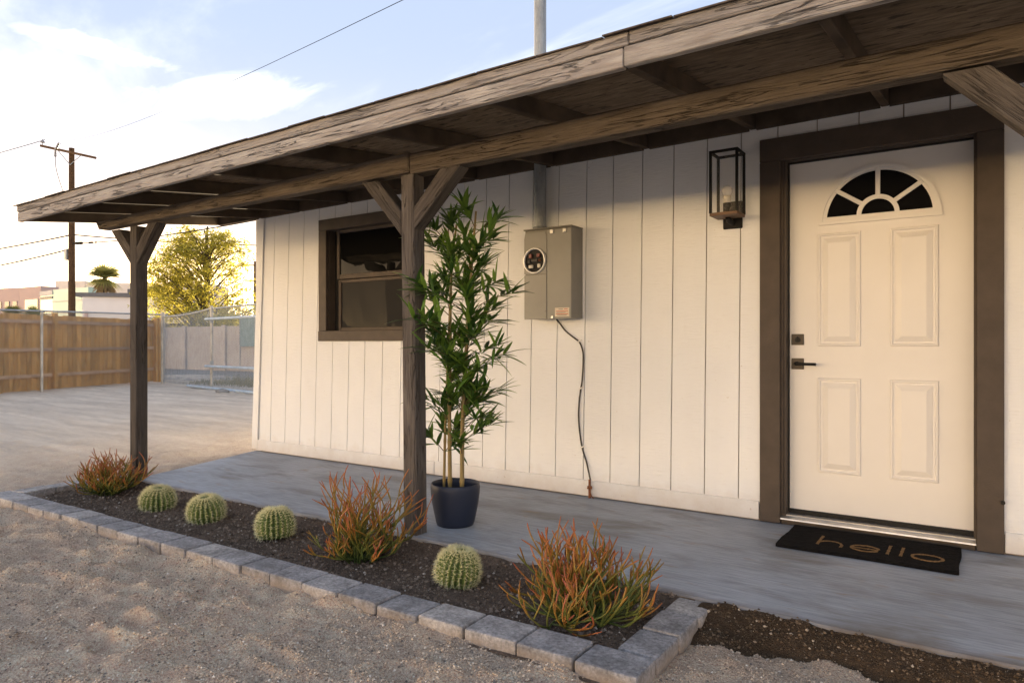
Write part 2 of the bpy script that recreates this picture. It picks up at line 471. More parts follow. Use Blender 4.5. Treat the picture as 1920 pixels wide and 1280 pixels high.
def mat_glass(name, base=(0.006, 0.006, 0.006), wavy=0.02):
    m, nt, b = new_mat(name, 0.02, 0.10)
    b.inputs["Base Color"].default_value = (*base, 1)
    bump(nt, b, noise(nt, wcoords(nt, (1, 1, 0.6)), 2.2, 2), 0.35, wavy)
    return m
M['glass'] = mat_glass("dark_window_glass")
M['screen'] = mat_glass('glass_behind_insect_screen', (0.035, 0.034, 0.033), 0.05); M['screen'].node_tree.nodes['Principled BSDF'].inputs['Specular IOR Level'].default_value = 0.012
M['fanglass'] = mat_glass("dark_fanlight_glass", (0.008, 0.008, 0.009), 0.01)
def mat_clear(name, col=(1, 1, 1), alpha=0.12):
    m, nt, b = new_mat(name, 0.03, 0.5)
    b.inputs["Base Color"].default_value = (*col, 1)
    b.inputs["Alpha"].default_value = alpha
    return m
M['pane'] = mat_clear("clear_lantern_glass", (0.9, 0.85, 0.75), 0.03)
M['bulb'] = mat_clear("clear_bulb_glass", (0.9, 0.88, 0.85), 0.45)
M['socket'] = plain("white_bulb_base", (0.72, 0.68, 0.60), 0.5, 0.4)

def mat_concrete():
    m, nt, b = new_mat("sealed_grey_concrete", 0.62, 0.35)
    v = wcoords(nt, (1, 1, 1)); vb = wcoords(nt, (1.0, 16, 1)); vs = wcoords(nt, (0.8, 2.2, 1))
    c = ramp(nt, noise(nt, v, 1.5, 6, 0.6), [(0.3, (0.27, 0.295, 0.335)), (0.55, (0.345, 0.37, 0.415)), (0.75, (0.42, 0.445, 0.485))])
    br = noise(nt, vb, 5.0, 6, 0.7)                                   # broom marks along the wall
    c = mixc(nt, 0.65, c, ramp(nt, br, [(0.25, 0.20), (0.5, 0.5), (0.75, 0.76)]), 'OVERLAY')
    st = ramp(nt, noise(nt, vs, 1.9, 5, 0.62, 0.5), [(0.50, 0.0), (0.70, 0.85)])
    c = mixc(nt, st, c, (0.165, 0.155, 0.14))
    st2 = ramp(nt, noise(nt, wcoords(nt, (1.2, 3.2, 1)), 3.1, 5, 0.6, 0.3), [(0.60, 0.0), (0.72, 0.75)])
    c = mixc(nt, st2, c, (0.29, 0.225, 0.16))
    sp = ramp(nt, noise(nt, v, 110, 2), [(0.66, 0.0), (0.74, 0.5)])
    c = mixc(nt, sp, c, (0.12, 0.115, 0.11))
    # soil splash on the front edge, colour deepened to offset light on the rim
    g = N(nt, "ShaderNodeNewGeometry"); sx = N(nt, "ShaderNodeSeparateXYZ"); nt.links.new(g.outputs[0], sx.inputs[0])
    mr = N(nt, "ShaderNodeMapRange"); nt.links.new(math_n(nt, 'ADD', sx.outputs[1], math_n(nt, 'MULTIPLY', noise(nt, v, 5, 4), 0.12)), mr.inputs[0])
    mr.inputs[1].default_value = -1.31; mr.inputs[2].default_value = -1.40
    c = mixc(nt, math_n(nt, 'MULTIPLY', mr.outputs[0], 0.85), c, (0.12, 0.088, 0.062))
    setc(nt, b, c)
    h = math_n(nt, 'ADD', math_n(nt, 'MULTIPLY', br, 0.6), math_n(nt, 'MULTIPLY', noise(nt, v, 90, 4), 0.5))
    bump(nt, b, h, 0.35, 0.004)
    return m
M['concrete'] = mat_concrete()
def mat_paver():
    m, nt, b = new_mat("grey_concrete_paver", 0.85, 0.25)
    v = coords(nt, 'Object', (1, 1, 1), rand=True)
    oi = N(nt, "ShaderNodeObjectInfo")
    a = ramp(nt, oi.outputs['Random'], [(0.0, (0.215, 0.208, 0.214)), (0.5, (0.28, 0.270, 0.275)), (1.0, (0.34, 0.318, 0.305))])
    f = noise(nt, v, 9, 6, 0.65)
    c = mixc(nt, 0.9, a, ramp(nt, f, [(0.25, 0.20), (0.5, 0.5), (0.75, 0.78)]), 'OVERLAY')
    c = mixc(nt, 0.8, c, ramp(nt, noise(nt, v, 70, 4, 0.7), [(0.3, 0.22), (0.5, 0.5), (0.7, 0.78)]), 'OVERLAY')
    sp = ramp(nt, noise(nt, v, 160, 2), [(0.68, 0.0), (0.76, 0.8)])
    c = mixc(nt, sp, c, (0.42, 0.39, 0.36))
    # sand dust low on the faces
    g = N(nt, "ShaderNodeNewGeometry"); sx = N(nt, "ShaderNodeSeparateXYZ"); nt.links.new(g.outputs[0], sx.inputs[0])
    mr = N(nt, "ShaderNodeMapRange"); nt.links.new(math_n(nt, 'ADD', sx.outputs[2], math_n(nt, 'MULTIPLY', f, 0.05)), mr.inputs[0])
    mr.inputs[1].default_value = 0.0; mr.inputs[2].default_value = -0.05
    c = mixc(nt, math_n(nt, 'MULTIPLY', mr.outputs[0], 0.65), c, (0.36, 0.27, 0.19))
    setc(nt, b, c)
    bump(nt, b, math_n(nt, 'ADD', noise(nt, v, 120, 4, 0.7), f), 0.5, 0.004)
    return m
M['paver'] = mat_paver()
def mat_sand():
    m, nt, b = new_mat("sandy_gravel_ground", 0.95, 0.15)
    v = wcoords(nt)
    big = noise(nt, v, 1.1, 6, 0.6, 0.4); mid = noise(nt, v, 9, 5, 0.65); fine = noise(nt, v, 130, 3, 0.7); gr = noise(nt, v, 320, 2, 0.6)
    c = ramp(nt, big, [(0.3, (0.50, 0.392, 0.305)), (0.5, (0.60, 0.468, 0.36)), (0.7, (0.68, 0.53, 0.40))])
    c = mixc(nt, 0.65, c, ramp(nt, mid, [(0.25, 0.3), (0.5, 0.5), (0.75, 0.68)]), 'OVERLAY')
    c = mixc(nt, 0.85, c, ramp(nt, fine, [(0.25, 0.10), (0.5, 0.5), (0.72, 0.85)]), 'OVERLAY')
    c = mixc(nt, ramp(nt, gr, [(0.63, 0.0), (0.72, 0.6)]), c, (0.13, 0.115, 0.105))
    # tyre tracks run across the far yard, which is mixed to a paler tone
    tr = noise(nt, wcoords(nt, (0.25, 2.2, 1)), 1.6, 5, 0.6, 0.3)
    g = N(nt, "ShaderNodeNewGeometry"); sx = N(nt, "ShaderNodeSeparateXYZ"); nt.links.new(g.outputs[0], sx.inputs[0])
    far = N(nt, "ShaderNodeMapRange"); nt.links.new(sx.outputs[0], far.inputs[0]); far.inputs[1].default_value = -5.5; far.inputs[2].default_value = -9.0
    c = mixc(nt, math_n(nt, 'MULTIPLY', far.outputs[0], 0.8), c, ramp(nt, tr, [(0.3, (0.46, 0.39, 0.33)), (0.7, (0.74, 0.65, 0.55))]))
    setc(nt, b, c)
    h = math_n(nt, 'ADD', math_n(nt, 'MULTIPLY', fine, 0.55), math_n(nt, 'ADD', math_n(nt, 'MULTIPLY', gr, 0.25), math_n(nt, 'MULTIPLY', mid, 0.9)))
    bump(nt, b, h, 1.0, 0.03)
    return m
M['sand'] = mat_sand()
def mat_soil(name, lo, hi):
    m, nt, b = new_mat(name, 0.97, 0.12)
    v = wcoords(nt)
    f = noise(nt, v, 60, 5, 0.7); g = noise(nt, v, 6, 5, 0.6)
    c = mixc(nt, 0.7, ramp(nt, g, [(0.3, lo), (0.7, hi)]), ramp(nt, f, [(0.25, 0.2), (0.5, 0.5), (0.75, 0.8)]), 'OVERLAY')
    c = mixc(nt, ramp(nt, noise(nt, v, 210, 2), [(0.69, 0.0), (0.75, 0.7)]), c, (0.22, 0.185, 0.15))
    setc(nt, b, c)
    bump(nt, b, math_n(nt, 'ADD', f, noise(nt, v, 200, 2)), 0.9, 0.015)
    return m
M['soil'] = mat_soil("dark_planting_soil", (0.095, 0.070, 0.054), (0.175, 0.130, 0.100))
M['dirt'] = mat_soil("damp_brown_dirt", (0.050, 0.034, 0.021), (0.092, 0.062, 0.040))
def mat_attr(name, stops, rough=0.9, spec=0.15, attr="tone", trans=0.0, bstr=0.0):
    m, nt, b = new_mat(name, rough, spec)
    a = N(nt, "ShaderNodeAttribute"); a.attribute_name = attr
    c = ramp(nt, a.outputs['Fac'], stops)
    setc(nt, b, c)
    if trans > 0:
        out = nt.nodes["Material Output"]
        tr = N(nt, "ShaderNodeBsdfTranslucent"); nt.links.new(c, tr.inputs[0])
        mx = N(nt, "ShaderNodeMixShader"); mx.inputs[0].default_value = trans
        nt.links.new(b.outputs[0], mx.inputs[1]); nt.links.new(tr.outputs[0], mx.inputs[2])
        nt.links.new(mx.outputs[0], out.inputs[0])
    return m
M['pebble'] = mat_attr("mixed_pebbles", [(0.0, (0.12, 0.108, 0.10)), (0.2, (0.28, 0.235, 0.195)), (0.55, (0.48, 0.38, 0.29)), (0.92, (0.58, 0.47, 0.36)), (1.0, (0.74, 0.68, 0.60))])
M['clod'] = mat_attr("soil_clods", [(0.0, (0.07, 0.052, 0.040)), (0.7, (0.165, 0.125, 0.097)), (0.95, (0.24, 0.19, 0.15)), (1.0, (0.45, 0.40, 0.35))])
M['dirtclod'] = mat_attr("dirt_clods", [(0.0, (0.045, 0.03, 0.018)), (0.7, (0.11, 0.075, 0.047)), (0.95, (0.22, 0.165, 0.115)), (1.0, (0.5, 0.42, 0.33))])
M['stick'] = mat_attr("succulent_stick_skin", [(0.0, (0.050, 0.080, 0.020)), (0.36, (0.125, 0.135, 0.026)), (0.56, (0.27, 0.155, 0.026)), (0.78, (0.35, 0.120, 0.034)), (1.0, (0.30, 0.078, 0.050))], 0.5, 0.35)
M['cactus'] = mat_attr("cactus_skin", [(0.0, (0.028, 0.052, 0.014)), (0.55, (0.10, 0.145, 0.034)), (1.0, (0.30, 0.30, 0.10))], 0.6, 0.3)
M['spine'] = plain("pale_yellow_spine", (0.66, 0.62, 0.36), 0.5, 0.3, var=0.12)
def mat_leaf(name, lo, hi, trans=0.25, rough=0.42):
    m, nt, b = new_mat(name, rough, 0.4)
    oi = N(nt, "ShaderNodeObjectInfo")
    c = ramp(nt, oi.outputs['Random'], [(0.0, lo), (0.7, tuple((a + b_) / 2 for a, b_ in zip(lo, hi))), (1.0, hi)])
    setc(nt, b, c)
    out = nt.nodes["Material Output"]
    tr = N(nt, "ShaderNodeBsdfTranslucent"); nt.links.new(c, tr.inputs[0])
    mx = N(nt, "ShaderNodeMixShader"); mx.inputs[0].default_value = trans
    nt.links.new(b.outputs[0], mx.inputs[1]); nt.links.new(tr.outputs[0], mx.inputs[2]); nt.links.new(mx.outputs[0], out.inputs[0])
    return m
M['bamboo_leaf'] = mat_leaf("bamboo_leaf_green", (0.030, 0.085, 0.018), (0.23, 0.37, 0.055), 0.3)
M['bamboo_foliage'] = mat_attr("bamboo_small_leaves", [(0.0, (0.028, 0.080, 0.017)), (1.0, (0.17, 0.30, 0.045))], 0.45, 0.4, trans=0.2)
def mat_cane():
    m, nt, b = new_mat("bamboo_cane", 0.45, 0.4)
    v = wcoords(nt, (6, 6, 1.0))
    c = ramp(nt, noise(nt, v, 5, 4), [(0.3, (0.20, 0.135, 0.045)), (0.7, (0.33, 0.245, 0.095))])
    setc(nt, b, c); return m
M['cane'] = mat_cane()
M['twig'] = plain("brown_twig", (0.12, 0.085, 0.045), 0.7, 0.2)
M['mat'] = plain("black_coir", (0.010, 0.009, 0.009), 0.95, 0.1, var=0.5, scale=60, bstr=1.0)
M['coir'] = plain("tan_coir_lettering", (0.27, 0.165, 0.075), 0.95, 0.1, var=0.45, scale=120, bstr=1.0)
M['tree_leaf'] = mat_attr("feathery_tree_leaf", [(0.0, (0.20, 0.20, 0.04)), (0.5, (0.40, 0.36, 0.06)), (1.0, (0.56, 0.47, 0.08))], 0.7, 0.2, trans=0.7)
M['bark'] = plain("rough_tree_bark", (0.085, 0.066, 0.050), 0.9, 0.2, var=0.4, scale=8, bstr=0.6)
M['palm_leaf'] = mat_attr("palm_frond_green", [(0.0, (0.18, 0.19, 0.07)), (1.0, (0.40, 0.38, 0.12))], 0.6, 0.3, trans=0.4)
M['palm_skirt'] = plain("dry_palm_skirt", (0.26, 0.19, 0.10), 0.9, 0.2, var=0.3)
M['weed'] = mat_attr("dry_grass_blades", [(0.0, (0.12, 0.13, 0.05)), (1.0, (0.36, 0.30, 0.15))], 0.8, 0.2, trans=0.3)
def mat_blockwall():
    m, nt, b = new_mat("grey_block_wall_paint", 0.85, 0.2)
    v = wcoords(nt, (1, 1, 1))
    c = ramp(nt, noise(nt, v, 0.6, 5), [(0.3, (0.40, 0.36, 0.335)), (0.7, (0.50, 0.455, 0.425))])
    c = mixc(nt, ramp(nt, noise(nt, wcoords(nt, (1, 1, 0.3)), 1.3, 4), [(0.55, 0.0), (0.72, 0.5)]), c, (0.33, 0.315, 0.325))
    setc(nt, b, c); bump(nt, b, noise(nt, v, 20, 4), 0.3, 0.01)
    return m
M['blockwall'] = mat_blockwall()
M['asphalt'] = plain("pale_alley_paving", (0.20, 0.195, 0.19), 0.9, 0.2, var=0.2, scale=2)
M['pink_wall'] = plain("pink_stucco", (0.46, 0.345, 0.315), 0.85, 0.2, var=0.05, scale=0.3, bstr=0)
M['pale_wall'] = plain("pale_stucco", (0.58, 0.54, 0.50), 0.85, 0.2, var=0.05, scale=0.3, bstr=0)
M['white_wall'] = plain("white_painted_wall", (0.66, 0.63, 0.615), 0.85, 0.2, var=0.06, scale=0.5, bstr=0)
M['teal_panel'] = plain("mint_green_panel", (0.36, 0.50, 0.44), 0.4, 0.4, var=0.05, scale=0.3, bstr=0)
M['teal_glass'] = plain("teal_office_glass", (0.07, 0.16, 0.15), 0.12, 0.6, var=0.1, scale=0.4, bstr=0)
M['grey_fin'] = plain("dark_grey_louvre", (0.13, 0.13, 0.135), 0.5, 0.4, var=0.1, bstr=0)
M['win_dark'] = plain("dim_office_window", (0.12, 0.11, 0.11), 0.2, 0.5, var=0.1, bstr=0)
M['roofedge'] = plain("dark_grey_roof_edge", (0.12, 0.12, 0.13), 0.6, 0.3, var=0.1, bstr=0)
M['tarp'] = plain("blue_green_screen", (0.16, 0.24, 0.26), 0.7, 0.3, var=0.1)
M['hill'] = plain("hazy_hill_scrub", (0.24, 0.19, 0.15), 0.95, 0.1, var=0.2, scale=0.02, bstr=0)
M['ceramic'] = plain("grey_insulator", (0.22, 0.22, 0.23), 0.3, 0.5)
M['wire'] = plain("black_wire", (0.03, 0.03, 0.03), 1.0, 0.0, bstr=0)

# ------------------------------------------------------------------ ground
def bed_front(x): return 0.016 * x - 2.158          # outer line of the front pavers
def dirt_edge(x):                                     # sand / dirt boundary right of the bed
    return -1.69 + 0.13 * np.clip((x + 0.94) / 1.0, 0, 2.2) + 0.20 * fbm(x * 4.0, x * 0 + 3.3, 5, 3)
def ground_h(x, y):
    g = -0.082 + 0.030 * fbm(x * 1.3, y * 1.3, 1, 4) + 0.060 * fbm(x * 5, y * 5, 11, 4) + 0.042 * fbm(x * 15, y * 15, 21, 3)
    far = np.clip((-x - 6.0) / 5.0, 0, 1)
    g = g + far * 0.05 * fbm(x * 0.35 + y * 0.1, y * 3.0, 31, 4)
    # footprints and scuffs in the loose sand in front
    rs = np.random.RandomState(3)
    for _ in range(120):
        px, py = rs.uniform(-6.5, 0.2), rs.uniform(-3.9, -2.35)
        a = rs.uniform(-0.4, 1.0); L, wd = rs.uniform(0.08, 0.17), rs.uniform(0.035, 0.06)
        dx = (x - px) * np.cos(a) + (y - py) * np.sin(a); dy = -(x - px) * np.sin(a) + (y - py) * np.cos(a)
        r2 = (dx / L) ** 2 + (dy / wd) ** 2
        g = g + np.where(r2 < 9, -0.030 * np.exp(-r2) + 0.015 * np.exp(-(np.sqrt(r2) - 1.5) ** 2 * 4), 0)
    # sand swept against the pavers
    d = np.clip((bed_front(x) - y), 0, 1)
    near = (x > -6.1) & (x < -0.85) & (y < bed_front(x) + 0.02)
    g = g + np.where(near, 0.018 * np.exp(-d / 0.10), 0)
    # keep below the bed, the slab and the dirt strip
    inbed = (x > -5.80) & (x < -0.95) & (y > bed_front(x) + 0.05) & (y < 0.2)
    g = np.where(inbed, -0.16, g)
    inslab = (x > -5.3) & (y > -1.36)
    g = np.where(inslab, -0.16, g)
    s = np.clip((y - dirt_edge(x)) / 0.07, 0, 1); s = s * s * (3 - 2 * s)
    strip = (x > -1.0) & (y > -2.3)
    g = np.where(strip, g * (1 - s) + (-0.15) * s, g)
    return g
def axis(spans):
    out = []
    for a, b, st in spans: out.append(np.arange(a, b, st))
    return np.concatenate(out)
gx = np.concatenate([np.array([-900., -400, -200, -100, -60, -40, -30]), axis([(-26, -9, 0.14), (-9, -6.2, 0.05), (-6.2, 1.2, 0.016)]), np.array([1.2, 1.6, 2.5, 4, 8, 16, 40, 120, 400, 900])])
gy = np.concatenate([np.array([-900., -400, -120, -40, -16, -9, -7, -6, -5.2]), axis([(-4.3, -0.4, 0.016), (-0.4, 3, 0.07), (3, 9, 0.12)]), np.array([9, 11, 14, 20, 40, 100, 300, 900])])
X, Y = np.meshgrid(gx, gy, indexing='ij')
Z = ground_h(X, Y)
Z = np.where((np.abs(X) > 28) | (Y > 9.5) | (Y < -5.1), -0.085, Z)
nx, ny = X.shape
vv = np.stack([X.ravel(), Y.ravel(), Z.ravel()], 1)
ii = np.arange(nx * ny).reshape(nx, ny)
ff = np.stack([ii[:-1, :-1].ravel(), ii[1:, :-1].ravel(), ii[1:, 1:].ravel(), ii[:-1, 1:].ravel()], 1)
def np_mesh(name, v, f, mat, smooth=True, kind=None, parent=None, tone=None):
    me = bpy.data.meshes.new(name)
    me.vertices.add(len(v)); me.vertices.foreach_set("co", np.asarray(v, np.float32).ravel())
    k = f.shape[1]
    me.loops.add(f.size); me.loops.foreach_set("vertex_index", f.astype(np.int32).ravel())
    me.polygons.add(len(f)); me.polygons.foreach_set("loop_start", np.arange(0, f.size, k, dtype=np.int32))
    me.polygons.foreach_set("loop_total", np.full(len(f), k, np.int32))
    me.polygons.foreach_set("use_smooth", np.full(len(f), smooth))
    if tone is not None:
        at = me.attributes.new("tone", 'FLOAT', 'POINT'); at.data.foreach_set("value", np.asarray(tone, np.float32))
    me.update(); me.validate()
    o = bpy.data.objects.new(name, me); me.materials.append(mat); link(o)
    WL[o] = Vector((0, 0, 0))
    if parent is not None:
        o.parent = parent; o.location = -WL[parent]
    if kind: o["kind"] = kind
    return o
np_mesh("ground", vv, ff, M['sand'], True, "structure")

def soil_sheet(name, x0, x1, y0f, y1f, step, hfun, mat):
    xs = np.arange(x0, x1 + step, step); m = 40 if y1f(0) - y0f(0) < 0.9 else 60
    t = np.linspace(0, 1, m)
    XX = np.repeat(xs[:, None], m, 1); YY = y0f(xs)[:, None] * (1 - t) + y1f(xs)[:, None] * t
    ZZ = hfun(XX, YY)
    v = np.stack([XX.ravel(), YY.ravel(), ZZ.ravel()], 1); i = np.arange(XX.size).reshape(XX.shape)
    f = np.stack([i[:-1, :-1].ravel(), i[1:, :-1].ravel(), i[1:, 1:].ravel(), i[:-1, 1:].ravel()], 1)
    return np_mesh(name, v, f, mat, True, "structure")
def bed_h(x, y):
    return -0.062 + 0.030 * fbm(x * 2.5, y * 2.5, 41, 4) + 0.022 * fbm(x * 12, y * 12, 51, 4) + 0.046 * np.exp(-((y + 1.41) / 0.07) ** 2)
soil_sheet("planting_bed_soil", -5.86, -1.0, lambda x: 0.0 * x - 2.20, lambda x: 0.0 * x - 1.39, 0.02, bed_h, M['soil'])
def dirt_h(x, y):
    return -0.072 + 0.030 * fbm(x * 3, y * 3, 61, 4) + 0.028 * fbm(x * 14, y * 14, 71, 4) + 0.066 * np.exp(-((y + 1.44) / 0.12) ** 2) - 0.05 * np.clip((dirt_edge(x) + 0.05 - y) / 0.10, 0, 1)
soil_sheet("dirt_strip", -0.95, 1.4, lambda x: dirt_edge(x) - 0.05, lambda x: 0.0 * x - 1.39, 0.02, dirt_h, M['dirt'])

# pebbles and clods: uncountable
def pebbles(name, n, sampler, hfun, rmin, rmax, mat, seed, power=3.0):
    rs = np.random.RandomState(seed)
    xy = sampler(rs, n); n = len(xy)
    r = rmin + (rmax - rmin) * rs.rand(n) ** power
    z = hfun(xy[:, 0], xy[:, 1])
    base = np.array([(1, 0, 0), (-1, 0, 0), (0, 1, 0), (0, -1, 0), (0, 0, 1), (0, 0, -1)], float)
    fb = np.array([(0, 2, 4), (2, 1, 4), (1, 3, 4), (3, 0, 4), (2, 0, 5), (1, 2, 5), (3, 1, 5), (0, 3, 5)])
    P = base[None] * (0.7 + 0.6 * rs.rand(n, 6, 1)) * r[:, None, None]
    P[:, :, 2] *= 0.75
    a = rs.rand(n) * 6.28; ca, sa = np.cos(a), np.sin(a)
    Q = P.copy(); Q[:, :, 0] = P[:, :, 0] * ca[:, None] - P[:, :, 1] * sa[:, None]; Q[:, :, 1] = P[:, :, 0] * sa[:, None] + P[:, :, 1] * ca[:, None]
    b = (rs.rand(n) - 0.5) * 1.6; cb, sb = np.cos(b), np.sin(b)
    y_ = Q[:, :, 1] * cb[:, None] - Q[:, :, 2] * sb[:, None]; z_ = Q[:, :, 1] * sb[:, None] + Q[:, :, 2] * cb[:, None]
    Q[:, :, 1] = y_; Q[:, :, 2] = z_
    Q[:, :, 0] += xy[:, 0:1]; Q[:, :, 1] += xy[:, 1:2]; Q[:, :, 2] += (z + r * 0.35)[:, None]
    F_ = (fb[None] + (np.arange(n) * 6)[:, None, None]).reshape(-1, 3)
    return np_mesh(name, Q.reshape(-1, 3), F_, mat, False, "stuff", tone=np.repeat(rs.rand(n) ** 0.8, 6))
def s_front(rs, n):
    # denser towards the camera, in front of the pavers
    x = rs.uniform(-7.2, 0.9, n * 3); y = -2.14 - 1.95 * rs.rand(n * 3)
    d = np.hypot(x, y + 4.23)
    keep = (rs.rand(n * 3) < np.clip(2.6 / d, 0, 1) ** 1.4) & (y < bed_front(x) - 0.003)
    clump = vnoise(x * 4, y * 4, 77) > 0.32
    xy = np.stack([x, y], 1)[keep & (clump | (rs.rand(n * 3) < 0.35))]
    return xy[:n]
def s_right(rs, n):
    x = rs.uniform(-0.9, 0.6, n); y = rs.uniform(-2.6, -1.5, n)
    return np.stack([x, y], 1)[y < dirt_edge(x) + 0.01]
pebbles("gravel", 125000, s_front, ground_h, 0.0018, 0.0070, M['pebble'], 5)
pebbles("gravel_beside_dirt", 16000, s_right, ground_h, 0.0016, 0.006, M['pebble'], 6)
pebbles("soil_clods", 22000, lambda rs, n: np.stack([rs.uniform(-5.75, -1.06, n), rs.uniform(-2.06, -1.42, n)], 1), bed_h, 0.002, 0.012, M['clod'], 8, 5.0)
pebbles("dirt_clods", 11000, lambda rs, n: (lambda x, y: np.stack([x, y], 1)[y > dirt_edge(x)])(rs.uniform(-0.9, 0.8, n), rs.uniform(-1.8, -1.42, n)), dirt_h, 0.0015, 0.0085, M['dirtclod'], 9, 6.0)

# concrete slab, one sheet with a slightly wandering front edge
def build_slab():
    xs = np.linspace(-5.44, 3.0, 90)
    fr = -1.415 + 0.012 * fbm(xs * 1.5, xs * 0, 81, 3) - 0.03 * np.clip((xs + 1.4) / 1.0, 0, 1)
    V, Fc = [], []
    for x, y in zip(xs, fr): V.append((x, y + 0.006, 0.0))
    n = len(xs)
    back = [(-5.925 + (x + 5.44) * (3.0 + 5.925) / (3.0 + 5.44), 0.05, 0.0) for x in xs]
    for b_ in back: V.append(b_)
    for x, y in zip(xs, fr): V.append((x, y, -0.007))
    for x, y in zip(xs, fr): V.append((x, y, -0.16))
    for i in range(n - 1):
        Fc.append([i, i + 1, n + i + 1, n + i]); Fc.append([2 * n + i, 2 * n + i + 1, i + 1, i]); Fc.append([3 * n + i, 3 * n + i + 1, 2 * n + i + 1, 2 * n + i])
    V += [(-5.925, 0.05, -0.16)]
    Fc.append([0, n, len(V) - 1, 3 * n, 2 * n])
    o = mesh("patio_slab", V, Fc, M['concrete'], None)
    o["kind"] = "structure"
build_slab()

# ------------------------------------------------------------------ paver edging
edg = thing("paver_edging", "grey concrete paver edging laid round the cactus bed in front of the porch", "edging", (-3.3, -2.1, -0.1))
pv_top = -0.015
front_j = [-5.64, -5.408, -5.180, -4.958, -4.745, -4.520, -4.289, -4.065, -3.850, -3.630, -3.403, -3.172, -2.945, -2.725, -2.504, -2.278, -2.050, -1.830, -1.602, -1.372, -1.140, -0.905]
pv_mesh = {}
def paver(x, y, lx, ly, rot):
    key = (round(lx, 3), round(ly, 3))
    if key not in pv_mesh:
        bm = bm_box(lx, ly, 0.12, 0.009, 2)
        me = bpy.data.meshes.new("paver"); bm.to_mesh(me); bm.free(); me.materials.append(M['paver']); pv_mesh[key] = me
    o = bpy.data.objects.new("paver", pv_mesh[key]); link(o); o.parent = edg
    o.location = Vector((x, y, pv_top - 0.06 + rnd.uniform(-0.004, 0.004))) - WL[edg]
    o.rotation_euler = (rnd.uniform(-0.012, 0.012), rnd.uniform(-0.012, 0.012), rot)
for a, b_ in zip(front_j[:-1], front_j[1:]):
    xm = (a + b_) / 2
    paver(xm, bed_front(xm) - 0.005 + 0.082 + rnd.uniform(-0.005, 0.005), round((b_ - a - 0.009) / 0.008) * 0.008, 0.163, 0.016 + rnd.uniform(-0.018, 0.018))
for k in range(3):
    paver(-0.985 + 0.004 * k, -1.905 + 0.203 * k, 0.150, 0.198, rnd.uniform(-0.015, 0.015) + 0.01)
for k in range(3):
    paver(-5.755 - 0.03 * k + rnd.uniform(-.006, .006), -1.985 + 0.228 * k, 0.152, 0.222, 0.13 + rnd.uniform(-0.02, 0.02))
paver(-5.755, -2.172, 0.222, 0.163, 0.03)

# ------------------------------------------------------------------ house
house = thing("house", "single storey white board-sided house with brown timber porch and fanlight door", "house", (-2.5, 0.0, 0.0))
zo = lambda x: 0.0105 * (x + 5.84)
G = [-5.860, -5.683, -5.467, -5.252, -5.042, -4.827, -4.618, -4.419, -4.207, -3.995, -3.785, -3.571, -3.354, -3.139, -2.927, -2.713, -2.497, -2.274, -2.071, -1.859, -1.643, -1.425, -1.216, -1.004, -0.79, -0.575, -0.36, -0.15, 0.062, 0.275, 0.49, 0.70, 0.91, 1.12, 1.33, 1.54]
lean = lambda x: float(np.interp(x, [-5.95, -5.7, -3.3, -1.2, 1.5], [0.050, 0.034, 0.020, 0.008, 0.006]))   # metres per metre of height
H_TOP = 2.34
holes = [(-4.93, -3.81, 1.105, 2.13), (-1.05, 0.05, -1.0, 2.20)]
def xa(x, z): return x + lean(x) * z
gap = 0.0034
for a, b_ in zip(G[:-1], G[1:]):
    a2, b2 = a + gap, b_ - gap
    z0, z1 = 0.10, H_TOP + zo((a + b_) / 2)
    polys = [[(xa(a2, z0), z0), (xa(b2, z0), z0), (xa(b2, z1), z1), (xa(a2, z1), z1)]]
    for wa, wb, h0, h1 in holes:
        A0, B0 = xa(a2, 1.2), xa(b2, 1.2)
        if B0 < wa or A0 > wb: continue
        if A0 >= wa and B0 <= wb:
            polys = []
            if h0 > z0: polys.append([(xa(a2, z0), z0), (xa(b2, z0), z0), (xa(b2, h0), h0), (xa(a2, h0), h0)])
            polys.append([(xa(a2, h1), h1), (xa(b2, h1), h1), (xa(b2, z1), z1), (xa(a2, z1), z1)])
        elif A0 < wa:
            hl = max(h0, z0)
            pl = [(xa(a2, z0), z0)]
            if h0 > z0: pl += [(xa(b2, z0), z0), (xa(b2, h0), h0), (wa, h0)]
            else: pl += [(wa, z0)]
            pl += [(wa, h1), (xa(b2, h1), h1), (xa(b2, z1), z1), (xa(a2, z1), z1)]
            polys = [pl]
        else:
            pl = []
            if h0 > z0: pl += [(xa(a2, z0), z0), (xa(b2, z0), z0)]
            else: pl += [(wb, z0), (xa(b2, z0), z0)]
            pl += [(xa(b2, z1), z1), (xa(a2, z1), z1), (xa(a2, h1), h1), (wb, h1)]
            if h0 > z0: pl += [(wb, h0), (xa(a2, h0), h0)]
            polys = [pl]
    for pl in polys:
        prism("siding_board", pl, 0.0, 0.012, M['siding'], house)
# corner board, base boards
prism("corner_board", [(-5.952, 0.02), (-5.866, 0.02), (-5.760, 2.29), (-5.842, 2.29)], -0.014, 0.02, M['siding'], house)
box("base_board", -5.864, -3.605, -0.013, 0.012, 0.010, 0.112, M['siding'], house)
box("base_board", -3.602, -1.092, -0.012, 0.012, 0.008, 0.115, M['siding'], house)
box("base_board", 0.097, 1.6, -0.012, 0.012, 0.010, 0.113, M['siding'], house)
